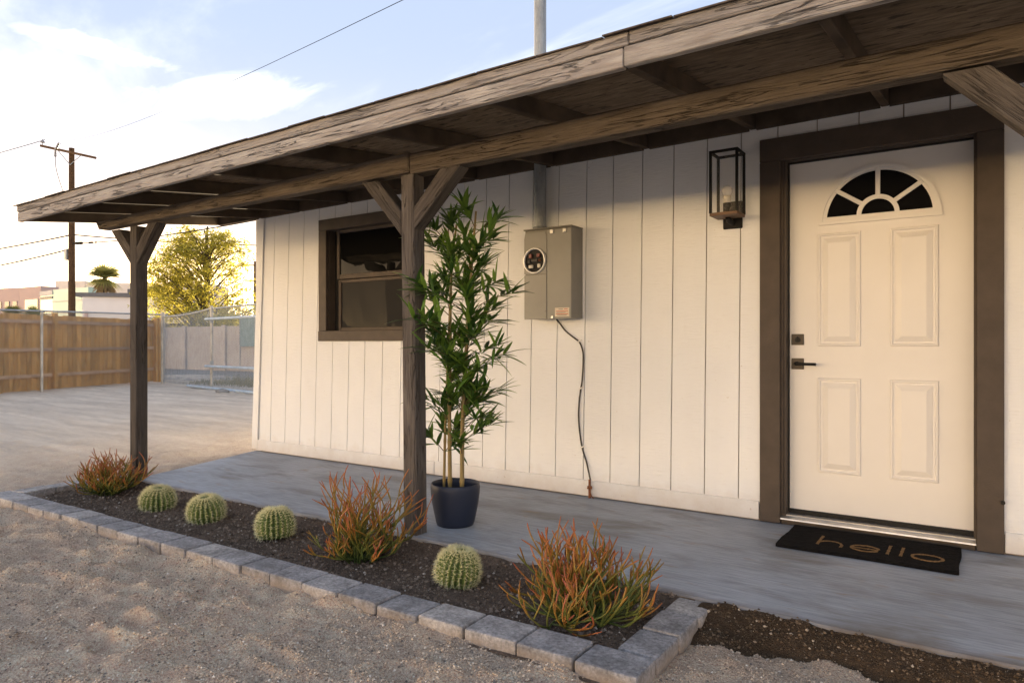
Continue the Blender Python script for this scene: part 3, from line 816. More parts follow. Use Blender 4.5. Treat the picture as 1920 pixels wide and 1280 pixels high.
# the wall behind the boards, other walls and roof
def wall_core():
    V, Fc = [], []
    def add(x0, x1, y0, y1, z0, z1):
        b0 = len(V)
        for x in (x0, x1):
            for y in (y0, y1):
                for z in (z0, z1): V.append((x, y, z))
        for f in ([0, 1, 3, 2], [4, 6, 7, 5], [0, 4, 5, 1], [2, 3, 7, 6], [0, 2, 6, 4], [1, 5, 7, 3]): Fc.append([b0 + i for i in f])
    add(-5.84, -4.93, 0.013, 0.09, 0.0, 2.42); add(-3.81, -1.05, 0.013, 0.09, 0.0, 2.42); add(0.05, 1.6, 0.013, 0.09, 0.0, 2.42)
    add(-4.93, -3.81, 0.013, 0.09, 0.0, 1.105); add(-4.93, -3.81, 0.013, 0.09, 2.13, 2.42); add(-1.05, 0.05, 0.013, 0.09, 2.20, 2.42)
    mesh("wall_framing", V, Fc, M['backing'], house)
wall_core()
box("side_wall", -5.93, -5.85, 0.02, 7.0, 0.0, 2.50, M['siding'], house, 0)
box("side_wall", 3.9, 4.0, 0.02, 7.0, 0.0, 2.50, M['siding'], house, 0)
box("rear_wall", -5.92, 3.9, 6.9, 7.0, 0.0, 2.50, M['siding'], house, 0)
box("front_wall", 1.6, 3.9, 0.0, 0.09, 0.0, 2.40, M['siding'], house, 0)
mesh("main_roof", [(-5.95, 0.02, 2.46), (4.1, 0.02, 2.56), (4.1, 3.5, 3.0), (-5.95, 3.5, 2.9), (4.1, 7.4, 2.5), (-5.95, 7.4, 2.42), (-5.95, 0.02, 2.40), (4.1, 0.02, 2.5), (4.1, 7.4, 2.4), (-5.95, 7.4, 2.36)],
     [[0, 1, 2, 3], [3, 2, 4, 5], [6, 9, 8, 7], [0, 6, 7, 1], [5, 4, 8, 9], [0, 3, 5, 9, 6], [1, 7, 8, 4, 2]], M['shingle'], house)

# porch roof
SL = 0.1236
zr = lambda x, y: 2.053 + (y + 1.76) * SL + zo(x)               # underside of the rafters
XL, XR = -6.515, 2.2
rx = [-6.478, -5.81, -5.219, -4.577, -3.852, -3.18, -2.506, -1.80, -1.125, -0.43, 0.25, 0.93, 1.60]
for x in rx:
    d = rnd.uniform(-0.003, 0.003)
    bar("rafter", (x, -1.765, zr(x, -1.765) + 0.0445 + d), (x, -0.004, zr(x, -0.004) + 0.0445 + d), 0.04, 0.089, M['rafter'], house)
def sheath(x0, x1):
    V = [(x, y, zr(x, y) + h_) for x in (x0, x1) for y in (-1.79, 0.02) for h_ in (0.0883, 0.104)]
    mesh("roof_sheathing", V, [[0, 4, 6, 2], [1, 3, 7, 5], [0, 1, 5, 4], [2, 6, 7, 3], [0, 2, 3, 1], [4, 5, 7, 6]], M['sheath'], house, (x0, -0.9, 2.2))
for a, b_ in ((XL, -4.578), (-4.575, -2.507), (-2.505, -0.431), (-0.429, XR)): sheath(a, b_)
# blocking between rafter tails on the wall line
for i in range(len(rx) - 1):
    x0, x1 = rx[i] + 0.022, rx[i + 1] - 0.022
    V0 = zr(x0, -0.03); V1 = zr(x1, -0.03)
    prism("blocking", [(x0, V0 - 0.004), (x1, V1 - 0.004), (x1, V1 + 0.0905), (x0, V0 + 0.0905)], -0.045, -0.006, M['rafter'], house)
# fascia: lower board in two lengths with the upper drip board
def fas(name, x0, x1, y, th, za, zb, mat):
    p0 = (x0, y, zr(x0, -1.76) + (za + zb) / 2); p1 = (x1, y, zr(x1, -1.76) + (za + zb) / 2)
    return bar(name, p0, p1, th, zb - za, mat, house, 0.004)
fas("fascia_board", XL, -1.131, -1.788, 0.036, -0.004, 0.071, M['fascia'])
fas("fascia_board", -1.127, XR, -1.789, 0.036, -0.001, 0.074, M['fascia'])
fas("drip_board", XL - 0.004, -1.108, -1.795, 0.030, 0.075, 0.127, M['fascia_top'])
fas("drip_board", -1.104, XR, -1.795, 0.030, 0.077, 0.132, M['fascia_top'])
# shingles along the eave
x = XL - 0.03; k = 0
while x < XR:
    w = rnd.uniform(0.27, 0.36)
    ya = -1.826 + rnd.uniform(-0.006, 0.006)
    t = 0.006
    V = []
    lift = [rnd.uniform(0, 0.0035) for _ in range(2)]
    for j, xx in enumerate((x + 0.003, x + w)):
        for yy in (ya, -1.45):
            zz = zr(xx, yy) + 0.1285 + (k % 2) * 0.0012 + (lift[j] if yy == ya else 0.004)
            V += [(xx, yy, zz), (xx, yy, zz + t)]
    mesh("shingle", V, [[0, 4, 6, 2], [1, 3, 7, 5], [0, 1, 5, 4], [2, 6, 7, 3], [0, 2, 3, 1], [4, 5, 7, 6]], M['shingle'], house, (x, ya, V[0][2]))
    x += w + 0.002; k += 1
V = [(xx, yy, zr(xx, yy) + 0.105 + (0.0 if h_ == 0 else 0.022)) for xx in (XL, XR) for yy in (-1.47, 0.03) for h_ in (0, 1)]
mesh("porch_roofing", V, [[0, 4, 6, 2], [1, 3, 7, 5], [0, 1, 5, 4], [2, 6, 7, 3], [0, 2, 3, 1], [4, 5, 7, 6]], M['shingle'], house, (-2, -0.8, 2.3))

# porch beam: two lengths on the posts, worn left end
bz = lambda x: 1.968 + 0.0035 * (x + 5.84)
for x0, x1 in ((-6.115, -2.612), (-2.606, 2.2)):
    o = bar("porch_beam", (x0, -1.347, bz(x0) + 0.056 + 0.25 * 0), (x1, -1.347, bz(x1) + 0.056 + (zo(x1) - zo(x0)) * 0.35), 0.088, 0.112, M['beam'], house, 0.008)
    if x0 < -6:      # rotted, tapered end
        for v in o.data.vertices:
            if v.co.x < -1.70:
                v.co.z = 0.012 + (v.co.z - 0.012) * 0.62; v.co.x += rnd.uniform(-0.015, 0.02) + (0.05 if v.co.z < 0 else 0)
# posts and braces
def post(xb, xt, lab=None):
    o = bar("porch_post", (xb, -1.345, -0.14), (xt, -1.345, bz(xt) + 0.002), 0.094, 0.094, M['post'], house, 0.006, up=(0, 1, 0))
    return o
def brace(x0, z0, x1, z1, yc=-1.347, w=0.092, d=0.086):
    """45 degree knee brace with plumb and level cuts, front face flush with the post."""
    ax = Vector((x1 - x0, 0, z1 - z0)); ax.normalize()
    hv = w / 2 / abs(ax.x); hh = w / 2 / abs(ax.z)
    s = 1 if x1 > x0 else -1
    poly = [(x0, z0 - hv), (x1 + s * hh, z1), (x1 - s * hh, z1), (x0, z0 + hv)]
    c = Vector(((x0 + x1) / 2, yc, (z0 + z1) / 2))
    ang = math.atan2(ax.z, ax.x) if s > 0 else math.atan2(ax.z, ax.x)
    ca, sa = math.cos(-ang), math.sin(-ang)
    loc = [((p[0] - c.x) * ca - (p[1] - c.z) * sa, (p[0] - c.x) * sa + (p[1] - c.z) * ca) for p in poly]
    o = prism("knee_brace", loc, -d / 2, d / 2, M['post'], None, (0, 0, 0), 0.004)
    o.rotation_euler = (0, -ang, 0); o.parent = house; o.location = c - WL[house]; WL[o] = c
    return o
post(-5.515, -5.517); post(-2.598, -2.622); post(0.275, 0.270)
brace(-2.576, 1.733, -2.318, bz(-2.3) - 0.001); brace(-2.667, 1.715, -2.912, bz(-2.9) - 0.001)
brace(-5.470, 1.735, -5.245, bz(-5.2) - 0.001); brace(-5.564, 1.745, -5.795, bz(-5.8) - 0.001)
brace(0.228, 1.705, -0.045, bz(0) - 0.001, w=0.10)

# window
wx0, wx1, wz0, wz1 = -4.965, -3.785, 1.072, 2.162
win = box("window", wx0 + 0.09, wx1 - 0.09, 0.085, 0.10, wz0 + 0.08, wz1 - 0.09, M['dark'], house, 0)
box("trim_board", wx0, wx0 + 0.100, -0.02, 0.013, wz0 + 0.092, wz1 - 0.100, M['trim'], win)
box("trim_board", wx1 - 0.100, wx1, -0.02, 0.013, wz0 + 0.092, wz1 - 0.100, M['trim'], win)
box("trim_board", wx0, wx1, -0.021, 0.013, wz1 - 0.099, wz1, M['trim'], win)
box("trim_board", wx0 - 0.004, wx1 + 0.004, -0.023, 0.013, wz0, wz0 + 0.091, M['trim'], win)
ix0, ix1, iz0, iz1 = wx0 + 0.100, wx1 - 0.100, wz0 + 0.092, wz1 - 0.100
box("jamb", ix0 - 0.02, ix0 + 0.004, 0.014, 0.084, iz0, iz1, M['trim'], win, 0)
box("jamb", ix1 - 0.004, ix1 + 0.02, 0.014, 0.084, iz0, iz1, M['trim'], win, 0)
box("jamb", ix0 - 0.02, ix1 + 0.02, 0.014, 0.084, iz1 + 0.0, iz1 + 0.02, M['trim'], win, 0)
box("jamb", ix0 - 0.02, ix1 + 0.02, 0.014, 0.084, iz0 - 0.02, iz0 - 0.0005, M['trim'], win, 0)
sx0, sx1 = ix0 + 0.075, ix1 - 0.075
zm = 1.635
# sash frames: upper in front
for nm, yy, za, zb in (("sash", 0.040, zm - 0.012, iz1), ("sash", 0.058, iz0, zm - 0.016)):
    box("sash_stile", sx0, sx0 + 0.034, yy, yy + 0.022, za, zb, M['trim'], win)
    box("sash_stile", sx1 - 0.034, sx1, yy, yy + 0.022, za, zb, M['trim'], win)
    box("sash_rail", sx0 + 0.0345, sx1 - 0.0345, yy, yy + 0.022, za, za + (0.042 if yy < 0.05 else 0.03), M['trim'], win)
    box("sash_rail", sx0 + 0.0345, sx1 - 0.0345, yy, yy + 0.022, zb - 0.028, zb, M['trim'], win)
    box("pane", sx0 + 0.030, sx1 - 0.030, yy + 0.012, yy + 0.016, za + 0.02, zb - 0.02, M['glass'] if yy < 0.05 else M['screen'], win, 0)

# door
DY = 0.09
door = box("front_door", -0.942, -0.026, DY, DY + 0.044, 0.071, 2.108, M['door'], house, 0.002)
tx0, tx1 = -1.084, 0.094
box("door_trim", tx0, -0.970, -0.022, 0.013, 0.004, 2.112, M['trim'], house)
box("door_trim", -0.020, tx1, -0.022, 0.013, 0.004, 2.112, M['trim'], house)
box("door_trim", tx0, tx1, -0.024, 0.013, 2.113, 2.246, M['trim'], house)
for a, b_ in ((-1.000, -0.9445), (-0.0235, 0.03)):
    box("door_jamb", a, b_, 0.0135, 0.15, 0.03, 2.16, M['trim'], house, 0)
box("door_jamb", -0.944, -0.024, 0.0135, 0.15, 2.1105, 2.17, M['trim'], house, 0)
for a, b_ in ((-0.9695, -0.957), (-0.0325 + 0.0, -0.0205)):
    box("jamb_stop", a, b_, -0.012 + 0.014, 0.013, 0.06, 2.1105, M['trim'], house, 0.001)
box("weatherstrip", -0.9444, -0.9385, 0.066, 0.0895, 0.065, 2.109, M['dark'], house, 0)
box("weatherstrip", -0.938, -0.026, 0.066, 0.0895, 2.1035, 2.1095, M['dark'], house, 0)
box("door_sweep", -0.940, -0.028, 0.070, 0.0895, 0.056, 0.078, M['dark'], house, 0.001)
mesh("threshold", [(-0.968, -0.022, 0.030), (-0.022, -0.022, 0.030), (-0.022, -0.020, 0.038), (-0.968, -0.020, 0.038), (-0.968, 0.06, 0.054), (-0.022, 0.06, 0.054), (-0.022, 0.12, 0.054), (-0.968, 0.12, 0.054), (-0.968, 0.12, 0.03), (-0.022, 0.12, 0.03)],
     [[0, 1, 2, 3], [3, 2, 5, 4], [4, 5, 6, 7], [7, 6, 9, 8], [0, 8, 9, 1], [0, 3, 4, 7, 8], [1, 9, 6, 5, 2]], M['alu'], house, (-0.5, 0, 0.03))
box("threshold_ridge", -0.966, -0.024, 0.022, 0.030, 0.046, 0.053, M['alu'], house, 0.001)
box("sill_block", -0.966, -0.024, -0.012, 0.12, 0.0, 0.0295, M['rafter'], house)
tube("hinge_peg", [(0.088, -0.019, 0.262), (0.088, -0.040, 0.262)], 0.010, M['dark'], house, 10)
# raised panels
def panel(x0, x1, z0, z1):
    prof = [(0, 0.0004), (0.004, 0.0085), (0.012, 0.0095), (0.016, 0.0010), (0.027, 0.0010), (0.030, 0.0045), (0.056, 0.0150)]
    V, Fc = [], []
    for d, p in prof:
        V += [(x0 + d, DY - p, z0 + d), (x1 - d, DY - p, z0 + d), (x1 - d, DY - p, z1 - d), (x0 + d, DY - p, z1 - d)]
    for i in range(len(prof) - 1):
        for k in range(4):
            k2 = (k + 1) % 4
            Fc.append([i * 4 + k, i * 4 + k2, i * 4 + 4 + k2, i * 4 + 4 + k])
    Fc.append([len(V) - 4 + k for k in range(4)])
    mesh("panel", V, Fc, M['door'], door, ((x0 + x1) / 2, DY, (z0 + z1) / 2))
for x0, x1 in ((-0.785, -0.560), (-0.416, -0.187)):
    panel(x0, x1, 1.032, 1.680); panel(x0, x1, 0.305, 0.850)
# fanlight
fc, fz = -0.475, 1.742
def arc_band(name, r0, r1, a0, a1, y0, y1, mat, parent, n=40, base=0.0, cx=fc, cz=fz):
    pts = [(cx + r1 * math.cos(a0 + (a1 - a0) * i / n), cz + base + r1 * math.sin(a0 + (a1 - a0) * i / n)) for i in range(n + 1)]
    pin = [(cx + r0 * math.cos(a0 + (a1 - a0) * i / n), cz + base + r0 * math.sin(a0 + (a1 - a0) * i / n)) for i in range(n + 1)]
    V = []; Fc = []
    for (px, pz), (qx, qz) in zip(pts, pin): V += [(px, y0, pz), (qx, y0, qz), (px, y1, pz), (qx, y1, qz)]
    for i in range(n):
        a = i * 4; b_ = a + 4
        Fc += [[a, b_, b_ + 1, a + 1][::-1], [a, a + 2, b_ + 2, b_][::-1], [a + 1, b_ + 1, b_ + 3, a + 3][::-1]]
    Fc += [[0, 1, 3, 2], [n * 4, n * 4 + 2, n * 4 + 3, n * 4 + 1]]
    return mesh(name, V, Fc, mat, parent, (cx, y0, cz))
arc_band("fanlight_frame", 0.283, 0.302, 0, math.pi, DY - 0.014, DY, M['door'], door)
arc_band("fanlight_frame", 0.262, 0.2835, 0, math.pi, DY - 0.0065, DY, M['door'], door, base=0.004)
box("fanlight_rail", fc - 0.3045, fc + 0.3045, DY - 0.0148, DY - 0.0003, fz - 0.014, fz + 0.005, M['door'], door, 0.001)
box("fanlight_rail", fc - 0.2825, fc + 0.2825, DY - 0.0075, DY + 0.0, fz + 0.0042, fz + 0.030, M['door'], door, 0.002)
gl = [(fc + 0.268 * math.cos(math.pi * i / 40), fz + 0.012 + 0.262 * math.sin(math.pi * i / 40)) for i in range(41)]
prism("fanlight_pane", gl, DY - 0.002, DY + 0.004, M['fanglass'], door)
arc_band("muntin", 0.082, 0.106, 0, math.pi, DY - 0.0118, DY - 0.001, M['door'], door, 24, base=0.026)
for deg in (38, 90, 142):
    a = math.radians(deg)
    p0 = (fc + 0.100 * math.cos(a), DY - 0.007, fz + 0.026 + 0.100 * math.sin(a)); p1 = (fc + 0.272 * math.cos(a), DY - 0.007, fz + 0.012 + 0.272 * math.sin(a))
    bar("muntin", p0, p1, 0.0105, 0.024, M['door'], door, 0.003, up=(-math.sin(a), 0, math.cos(a)))
# lock and lever
dp = box("deadbolt_plate", -0.928, -0.860, DY - 0.010, DY, 1.040, 1.104, M['bronze'], door, 0.002)
tube("key_cylinder", [(-0.893, DY - 0.010, 1.070), (-0.893, DY - 0.016, 1.070)], 0.016, M['dark'], door, 16)
box("thumb_turn", -0.8955, -0.8895, DY - 0.020, DY - 0.016, 1.062, 1.090, M['black_metal'], door, 0.001)
box("handle_plate", -0.928, -0.860, DY - 0.010, DY, 0.898, 0.962, M['bronze'], door, 0.002)
tube("handle", [(-0.897, DY - 0.010, 0.931), (-0.897, DY - 0.050, 0.931), (-0.893, DY - 0.056, 0.931), (-0.86, DY - 0.057, 0.930), (-0.785, DY - 0.057, 0.929)], [0.013, 0.011, 0.0095, 0.008, 0.0085], M['black_metal'], door, 12)

# ------------------------------------------------------------------ lantern
lan = thing("wall_lantern", "black box frame wall lantern with clear bulb beside the front door", "wall light", (-1.243, -0.005, 1.80))
lx0, lx1, ly0, ly1, lz0, lz1 = -1.319, -1.166, -0.200, -0.055, 1.812, 2.170
e = 0.0145
def lbar(p0, p1):
    bar("frame_bar", p0, p1, e, e, M['black_metal'], lan, 0.001, up=(0, 0, 1) if abs(p0[2] - p1[2]) < 0.01 else (0, 1, 0))
for xx in (lx0, lx1):
    for yy in (ly0, ly1):
        lbar((xx, yy, lz0), (xx, yy, lz1 + e / 2))
for zz in (lz1,):
    for yy in (ly0, ly1): lbar((lx0 + e / 2, yy, zz), (lx1 - e / 2, yy, zz))
    for xx in (lx0, lx1): lbar((xx, ly0 + e / 2, zz), (xx, ly1 - e / 2, zz))
box("bottom_pan", lx0 - 0.005, lx1 + 0.005, ly0 - 0.005, ly1 + 0.005, lz0 - 0.016, lz0 + 0.002, M['copper_pan'], lan, 0.002)
box("back_plate", -1.303, -1.188, -0.016, -0.001, 1.742, 1.905, M['black_metal'], lan, 0.004)
tube("arm", [(-1.245, -0.014, 1.775), (-1.245, -0.085, 1.778), (-1.245, -0.112, 1.795)], [0.017, 0.017, 0.014], M['black_metal'], lan, 12)
for nm, x0, x1, y0, y1 in (("pane", lx0 + 0.006, lx1 - 0.006, ly0, ly0 + 0.002), ("pane", lx0, lx0 + 0.002, ly0 + 0.006, ly1 - 0.006), ("pane", lx1 - 0.002, lx1, ly0 + 0.006, ly1 - 0.006), ("pane", lx0 + 0.006, lx1 - 0.006, ly1 - 0.002, ly1)):
    box("pane", x0, x1, y0, y1, lz0 + 0.003, lz1 - 0.006, M['pane'], lan, 0)
bc = (-1.243, -0.128, 1.815)
V, Fc = lathe_geo([(0.0, 0.0), (0.022, 0.0), (0.022, 0.010), (0.013, 0.012), (0.013, 0.034), (0.0215, 0.036), (0.0215, 0.062), (0.0, 0.062)], 20, bc)
mesh("lamp_holder", V, Fc, M['black_metal'], lan, bc, True)
V, Fc = lathe_geo([(0.0, 0.062), (0.0195, 0.062), (0.0195, 0.078), (0.0215, 0.080), (0.023, 0.104), (0.0, 0.104)], 24, bc)
mesh("bulb_base", V, Fc, M['socket'], lan, bc, True)
V, Fc = lathe_geo([(0.0225, 0.104), (0.0285, 0.116), (0.0315, 0.130), (0.0295, 0.146), (0.021, 0.158), (0.010, 0.1635), (0.0, 0.1645)], 24, bc)
mesh("bulb", V, Fc, M['bulb'], lan, bc, True)

# ------------------------------------------------------------------ electric meter box with its mast
mb = thing("electric_meter_box", "grey metal electric meter box with empty round meter socket on the white wall", "meter box", (-2.46, -0.002, 1.22))
bx0, bx1, by0, bz0, bz1 = -2.652, -2.274, -0.160, 1.215, 1.838
box("enclosure", bx0 + 0.004, bx1, by0 + 0.006, -0.002, bz0 + 0.006, bz1 - 0.004, M['meter_side'], mb, 0.003)
box("rain_cap", bx0 - 0.004, bx1 + 0.004, by0 - 0.006, -0.004, bz1 - 0.003, bz1 + 0.006, M['meter_side'], mb, 0.002)
xd = -2.468
box("breaker_door", xd + 0.003, bx1 - 0.002, by0 - 0.001, by0 + 0.0055, bz0, bz1 - 0.012, M['meter'], mb, 0.002)
box("lower_cover", bx0, xd - 0.002, by0, by0 + 0.0055, bz0 + 0.002, 1.525, M['meter'], mb, 0.002)
msc = (-2.563, 1.622)
def socket_cover():
    # rectangle with a round hole
    x0, x1, z0, z1 = bx0, xd - 0.002, 1.530, bz1 - 0.022
    n = 48; r = 0.080
    V, Fc = [], []
    for yy in (by0, by0 + 0.0055):
        for i in range(n):
            a = 2 * math.pi * i / n
            V.append((msc[0] + r * math.cos(a), yy, msc[1] + r * math.sin(a)))
        for i in range(n):
            a = 2 * math.pi * i / n; c, s = math.cos(a), math.sin(a)
            tx = ((x1 if c > 0 else x0) - msc[0]) / c if abs(c) > 1e-6 else 1e9
            tz = ((z1 if s > 0 else z0) - msc[1]) / s if abs(s) > 1e-6 else 1e9
            t = min(tx, tz); V.append((msc[0] + t * c, yy, msc[1] + t * s))
    for i in range(n):
        j = (i + 1) % n
        Fc += [[i, j, n + j, n + i][::-1], [2 * n + i, 2 * n + j, j, i][::-1], [n + i, n + j, 3 * n + j, 3 * n + i][::-1]]
    mesh("socket_cover", V, Fc, M['meter'], mb, (msc[0], by0, msc[1]))
socket_cover()
V, Fc = [], []
for (r, yy) in [(0.079, by0 + 0.002), (0.079, by0 - 0.014), (0.0885, by0 - 0.016), (0.0905, by0 - 0.010), (0.0905, by0 - 0.0005)]:
    for k in range(48):
        a = 2 * math.pi * k / 48; V.append((msc[0] + r * math.cos(a), yy, msc[1] + r * math.sin(a)))
for i in range(4):
    for k in range(48):
        k2 = (k + 1) % 48; Fc.append([i * 48 + k, i * 48 + k2, i * 48 + 48 + k2, i * 48 + 48 + k])
mesh("meter_socket_ring", V, Fc, M['steel_ring'], mb, (msc[0], by0, msc[1]), True)
tube("socket_interior", [(msc[0], by0 + 0.0052, msc[1]), (msc[0], by0 + 0.0035, msc[1])], 0.0785, M['dark'], mb, 40, smooth=False)
for dx, dz, mt, w, h in ((-0.034, 0.034, 'red_plastic', 0.024, 0.030), (0.030, 0.036, 'red_plastic', 0.026, 0.024), (-0.030, -0.040, 'socket', 0.034, 0.022), (0.034, -0.036, 'socket', 0.020, 0.026), (0.0, 0.0, 'cable', 0.05, 0.02), (-0.045, -0.004, 'cable', 0.02, 0.02), (0.04, 0.002, 'rust', 0.016, 0.014)):
    box("terminal", msc[0] + dx - w / 2, msc[0] + dx + w / 2, by0 - 0.012, by0 + 0.003, msc[1] + dz - h / 2, msc[1] + dz + h / 2, M[mt], mb, 0.003)
for hx in (-2.425, -2.325):
    box("latch", hx - 0.014, hx + 0.014, by0 - 0.010, by0 - 0.0012, bz1 - 0.040, bz1 - 0.013, M['alu'], mb, 0.002)
box("hasp", -2.430, -2.412, by0 - 0.009, by0 - 0.0012, bz0 + 0.004, bz0 + 0.024, M['alu'], mb, 0.002)
stk = box("warning_sticker", -2.402, -2.290, by0 - 0.0022, by0 - 0.0012, 1.232, 1.292, M['sticker'], mb, 0)
for i, (a, b_, zz, mt) in enumerate(((-2.372, -2.340, 1.282, 'sticker_grey'), (-2.330, -2.302, 1.282, 'sticker_red'), (-2.392, -2.300, 1.268, 'sticker_red'), (-2.388, -2.318, 1.259, 'sticker_grey'), (-2.392, -2.298, 1.250, 'sticker_red'), (-2.385, -2.31, 1.241, 'sticker_grey'))):
    box("print_line", a, b_, by0 - 0.0030, by0 - 0.0023, zz - 0.0022, zz + 0.0022, M[mt], stk, 0)
pr = 0.043
tube("conduit", [(-2.584, -0.058, bz1 + 0.006), (-2.584, -0.058, 3.95)], pr, M['galv'], mb, 24)
tube("conduit_hub", [(-2.584, -0.058, bz1 + 0.004), (-2.584, -0.058, bz1 + 0.028), (-2.584, -0.058, bz1 + 0.034)], [0.054, 0.054, 0.046], M['galv'], mb, 20)
V, Fc = lathe_geo([(0.043, 0.0), (0.075, 0.0), (0.075, 0.07), (0.05, 0.13), (0.0, 0.14)], 20, (-2.584, -0.058, 3.95))
mesh("weatherhead", V, Fc, M['galv'], mb, (-2.584, -0.058, 3.95), True)

# ground wire with its clips, rod
cb = thing("ground_wire", "thin black cable stapled down the white wall below the meter box", "cable", (-2.30, -0.006, 0.6))
cpts = [(-2.467, -0.03, 1.218), (-2.450, -0.012, 1.19), (-2.407, -0.008, 1.138), (-2.350, -0.007, 1.096), (-2.302, -0.007, 1.063), (-2.280, -0.007, 1.025), (-2.268, -0.007, 0.972), (-2.270, -0.007, 0.88), (-2.277, -0.007, 0.788), (-2.287, -0.007, 0.735), (-2.298, -0.007, 0.66), (-2.304, -0.007, 0.56), (-2.297, -0.007, 0.455), (-2.277, -0.007, 0.337), (-2.240, -0.008, 0.23), (-2.205, -0.024, 0.125)]
def smooth_path(p, n=4):
    out = []
    P = [Vector(q) for q in p]
    for i in range(len(P) - 1):
        a, b_, c, d = P[max(i - 1, 0)], P[i], P[i + 1], P[min(i + 2, len(P) - 1)]
        for k in range(n):
            t = k / n
            out.append(0.5 * ((2 * b_) + (c - a) * t + (2 * a - 5 * b_ + 4 * c - d) * t * t + (3 * b_ - a - 3 * c + d) * t ** 3))
    out.append(P[-1]); return out
tube("wire", smooth_path(cpts), 0.0055, M['cable'], cb, 8)
for px, pz in ((-2.302, 1.063), (-2.283, 0.742), (-2.277, 0.337)):
    bar("clip", (px - 0.010, -0.013, pz - 0.004), (px + 0.024, -0.010, pz + 0.010), 0.007, 0.010, M['white_plastic'], cb, 0.002)
rod = thing("ground_rod", "short rusty copper grounding rod with clamp at the foot of the wall", "grounding rod", (-2.208, -0.024, 0.0))
tube("rod", [(-2.207, -0.028, -0.03), (-2.207, -0.028, 0.125)], 0.0085, M['rust'], rod, 10)
tube("clamp", [(-2.207, -0.028, 0.062), (-2.207, -0.028, 0.080)], 0.017, M['rust'], rod, 8, smooth=False)
tube("clamp_screw", [(-2.207, -0.040, 0.071), (-2.207, -0.058, 0.071)], 0.006, M['rust'], rod, 6, smooth=False)
tube("wire_tail", smooth_path([(-2.203, -0.034, 0.11), (-2.200, -0.040, 0.06), (-2.190, -0.036, 0.02), (-2.172, -0.040, 0.003)]), 0.0035, M['rust'], rod, 6)

# ------------------------------------------------------------------ doormat
dm = thing("doormat", "black coir doormat with hello in tan letters before the front door", "doormat", (-0.485, -0.29, 0.0))
def build_mat():
    m_ = bm_box(0.80, 0.455, 0.018, 0.006, 2)
    bmesh.ops.subdivide_edges(m_, edges=[e_ for e_ in m_.edges if e_.calc_length() > 0.2], cuts=20, use_grid_fill=True)
    for v in m_.verts:
        v.co.x += 0.0025 * math.sin(v.co.y * 19) * (abs(v.co.x) / 0.4); v.co.y += 0.003 * math.sin(v.co.x * 9 + 1)
        if v.co.z > 0: v.co.z += rnd.uniform(-0.0012, 0.0012)
    o = from_bm("mat_pile", m_, M['mat'], dm, (-0.483, -0.275, 0.0095))
    o.rotation_euler = (0, 0, -0.008)
build_mat()
def stroke(name, pts, w=0.013, closed=False):
    """flat tufted stroke on the mat; pts in mat plane coordinates."""
    V, Fc = [], []
    n = len(pts)
    for i, (px, py) in enumerate(pts):
        a = pts[(i - 1) % n] if (closed or i > 0) else pts[i]; c = pts[(i + 1) % n] if (closed or i < n - 1) else pts[i]
        t = Vector((c[0] - a[0], c[1] - a[1])).normalized(); nn = Vector((-t.y, t.x))
        j = rnd.uniform(0.75, 1.2)
        for s, zz in ((-1, 0.017), (-1, 0.0212), (1, 0.0212), (1, 0.017)):
            V.append((px + nn.x * s * w / 2 * j, py + nn.y * s * w / 2 * j, zz + rnd.uniform(-0.0006, 0.0006)))
    m_ = n if closed else n - 1
    for i in range(m_):
        a = i * 4; b_ = ((i + 1) % n) * 4
        for k in range(3): Fc.append([a + k, b_ + k, b_ + k + 1, a + k + 1])
    mesh(name, V, Fc, M['coir'], dm, (pts[0][0], pts[0][1], 0.02))
def seg(p, q, n=14): return [(p[0] + (q[0] - p[0]) * i / n, p[1] + (q[1] - p[1]) * i / n) for i in range(n + 1)]
def ell(cx, cy, rx_, ry_, a0, a1, n=36): return [(cx + rx_ * math.cos(a0 + (a1 - a0) * i / n), cy + ry_ * math.sin(a0 + (a1 - a0) * i / n)) for i in range(n + 1)]
LY0, LY1 = -0.405, -0.225       # letter foot and ascender line on the mat
stroke("letter_h", seg((-0.700, LY1), (-0.700, LY0)))
stroke("letter_h", ell(-0.645, -0.365, 0.055, 0.058, math.pi * 0.98, 0.0, 20) + seg((-0.590, -0.37), (-0.590, LY0), 6)[1:])
stroke("letter_e", ell(-0.485, -0.350, 0.062, 0.052, 0.0, math.pi * 1.86))
stroke("letter_e", seg((-0.546, -0.352), (-0.424, -0.352), 12), 0.010)
stroke("letter_l", seg((-0.382, LY1 - 0.005), (-0.382, LY0 + 0.005)))
stroke("letter_l", seg((-0.325, LY1 - 0.005), (-0.325, LY0 + 0.005)))
stroke("letter_o", ell(-0.215, -0.352, 0.064, 0.052, 0, 2 * math.pi, 40)[:-1], closed=True)

# ------------------------------------------------------------------ planter pot and bamboo
PC = Vector((-2.532, -1.078, 0.0))
pot = thing("planter_pot", "round charcoal plastic planter pot standing by the middle porch post", "planter", tuple(PC))
prof = [(0.0, 0.004), (0.100, 0.0), (0.106, 0.003), (0.112, 0.020), (0.124, 0.075), (0.135, 0.130), (0.142, 0.185), (0.1435, 0.215), (0.1415, 0.238), (0.1385, 0.2425), (0.1345, 0.240), (0.134, 0.215), (0.132, 0.190)]
V, Fc = lathe_geo(prof, 64, PC); mesh("pot_shell", V, Fc, M['pot'], pot, tuple(PC), True)
V, Fc = lathe_geo([(0.1325, 0.192), (0.09, 0.197), (0.0, 0.195)], 32, PC); mesh("pot_filler", V, Fc, M['potsoil'], pot, tuple(PC), True)

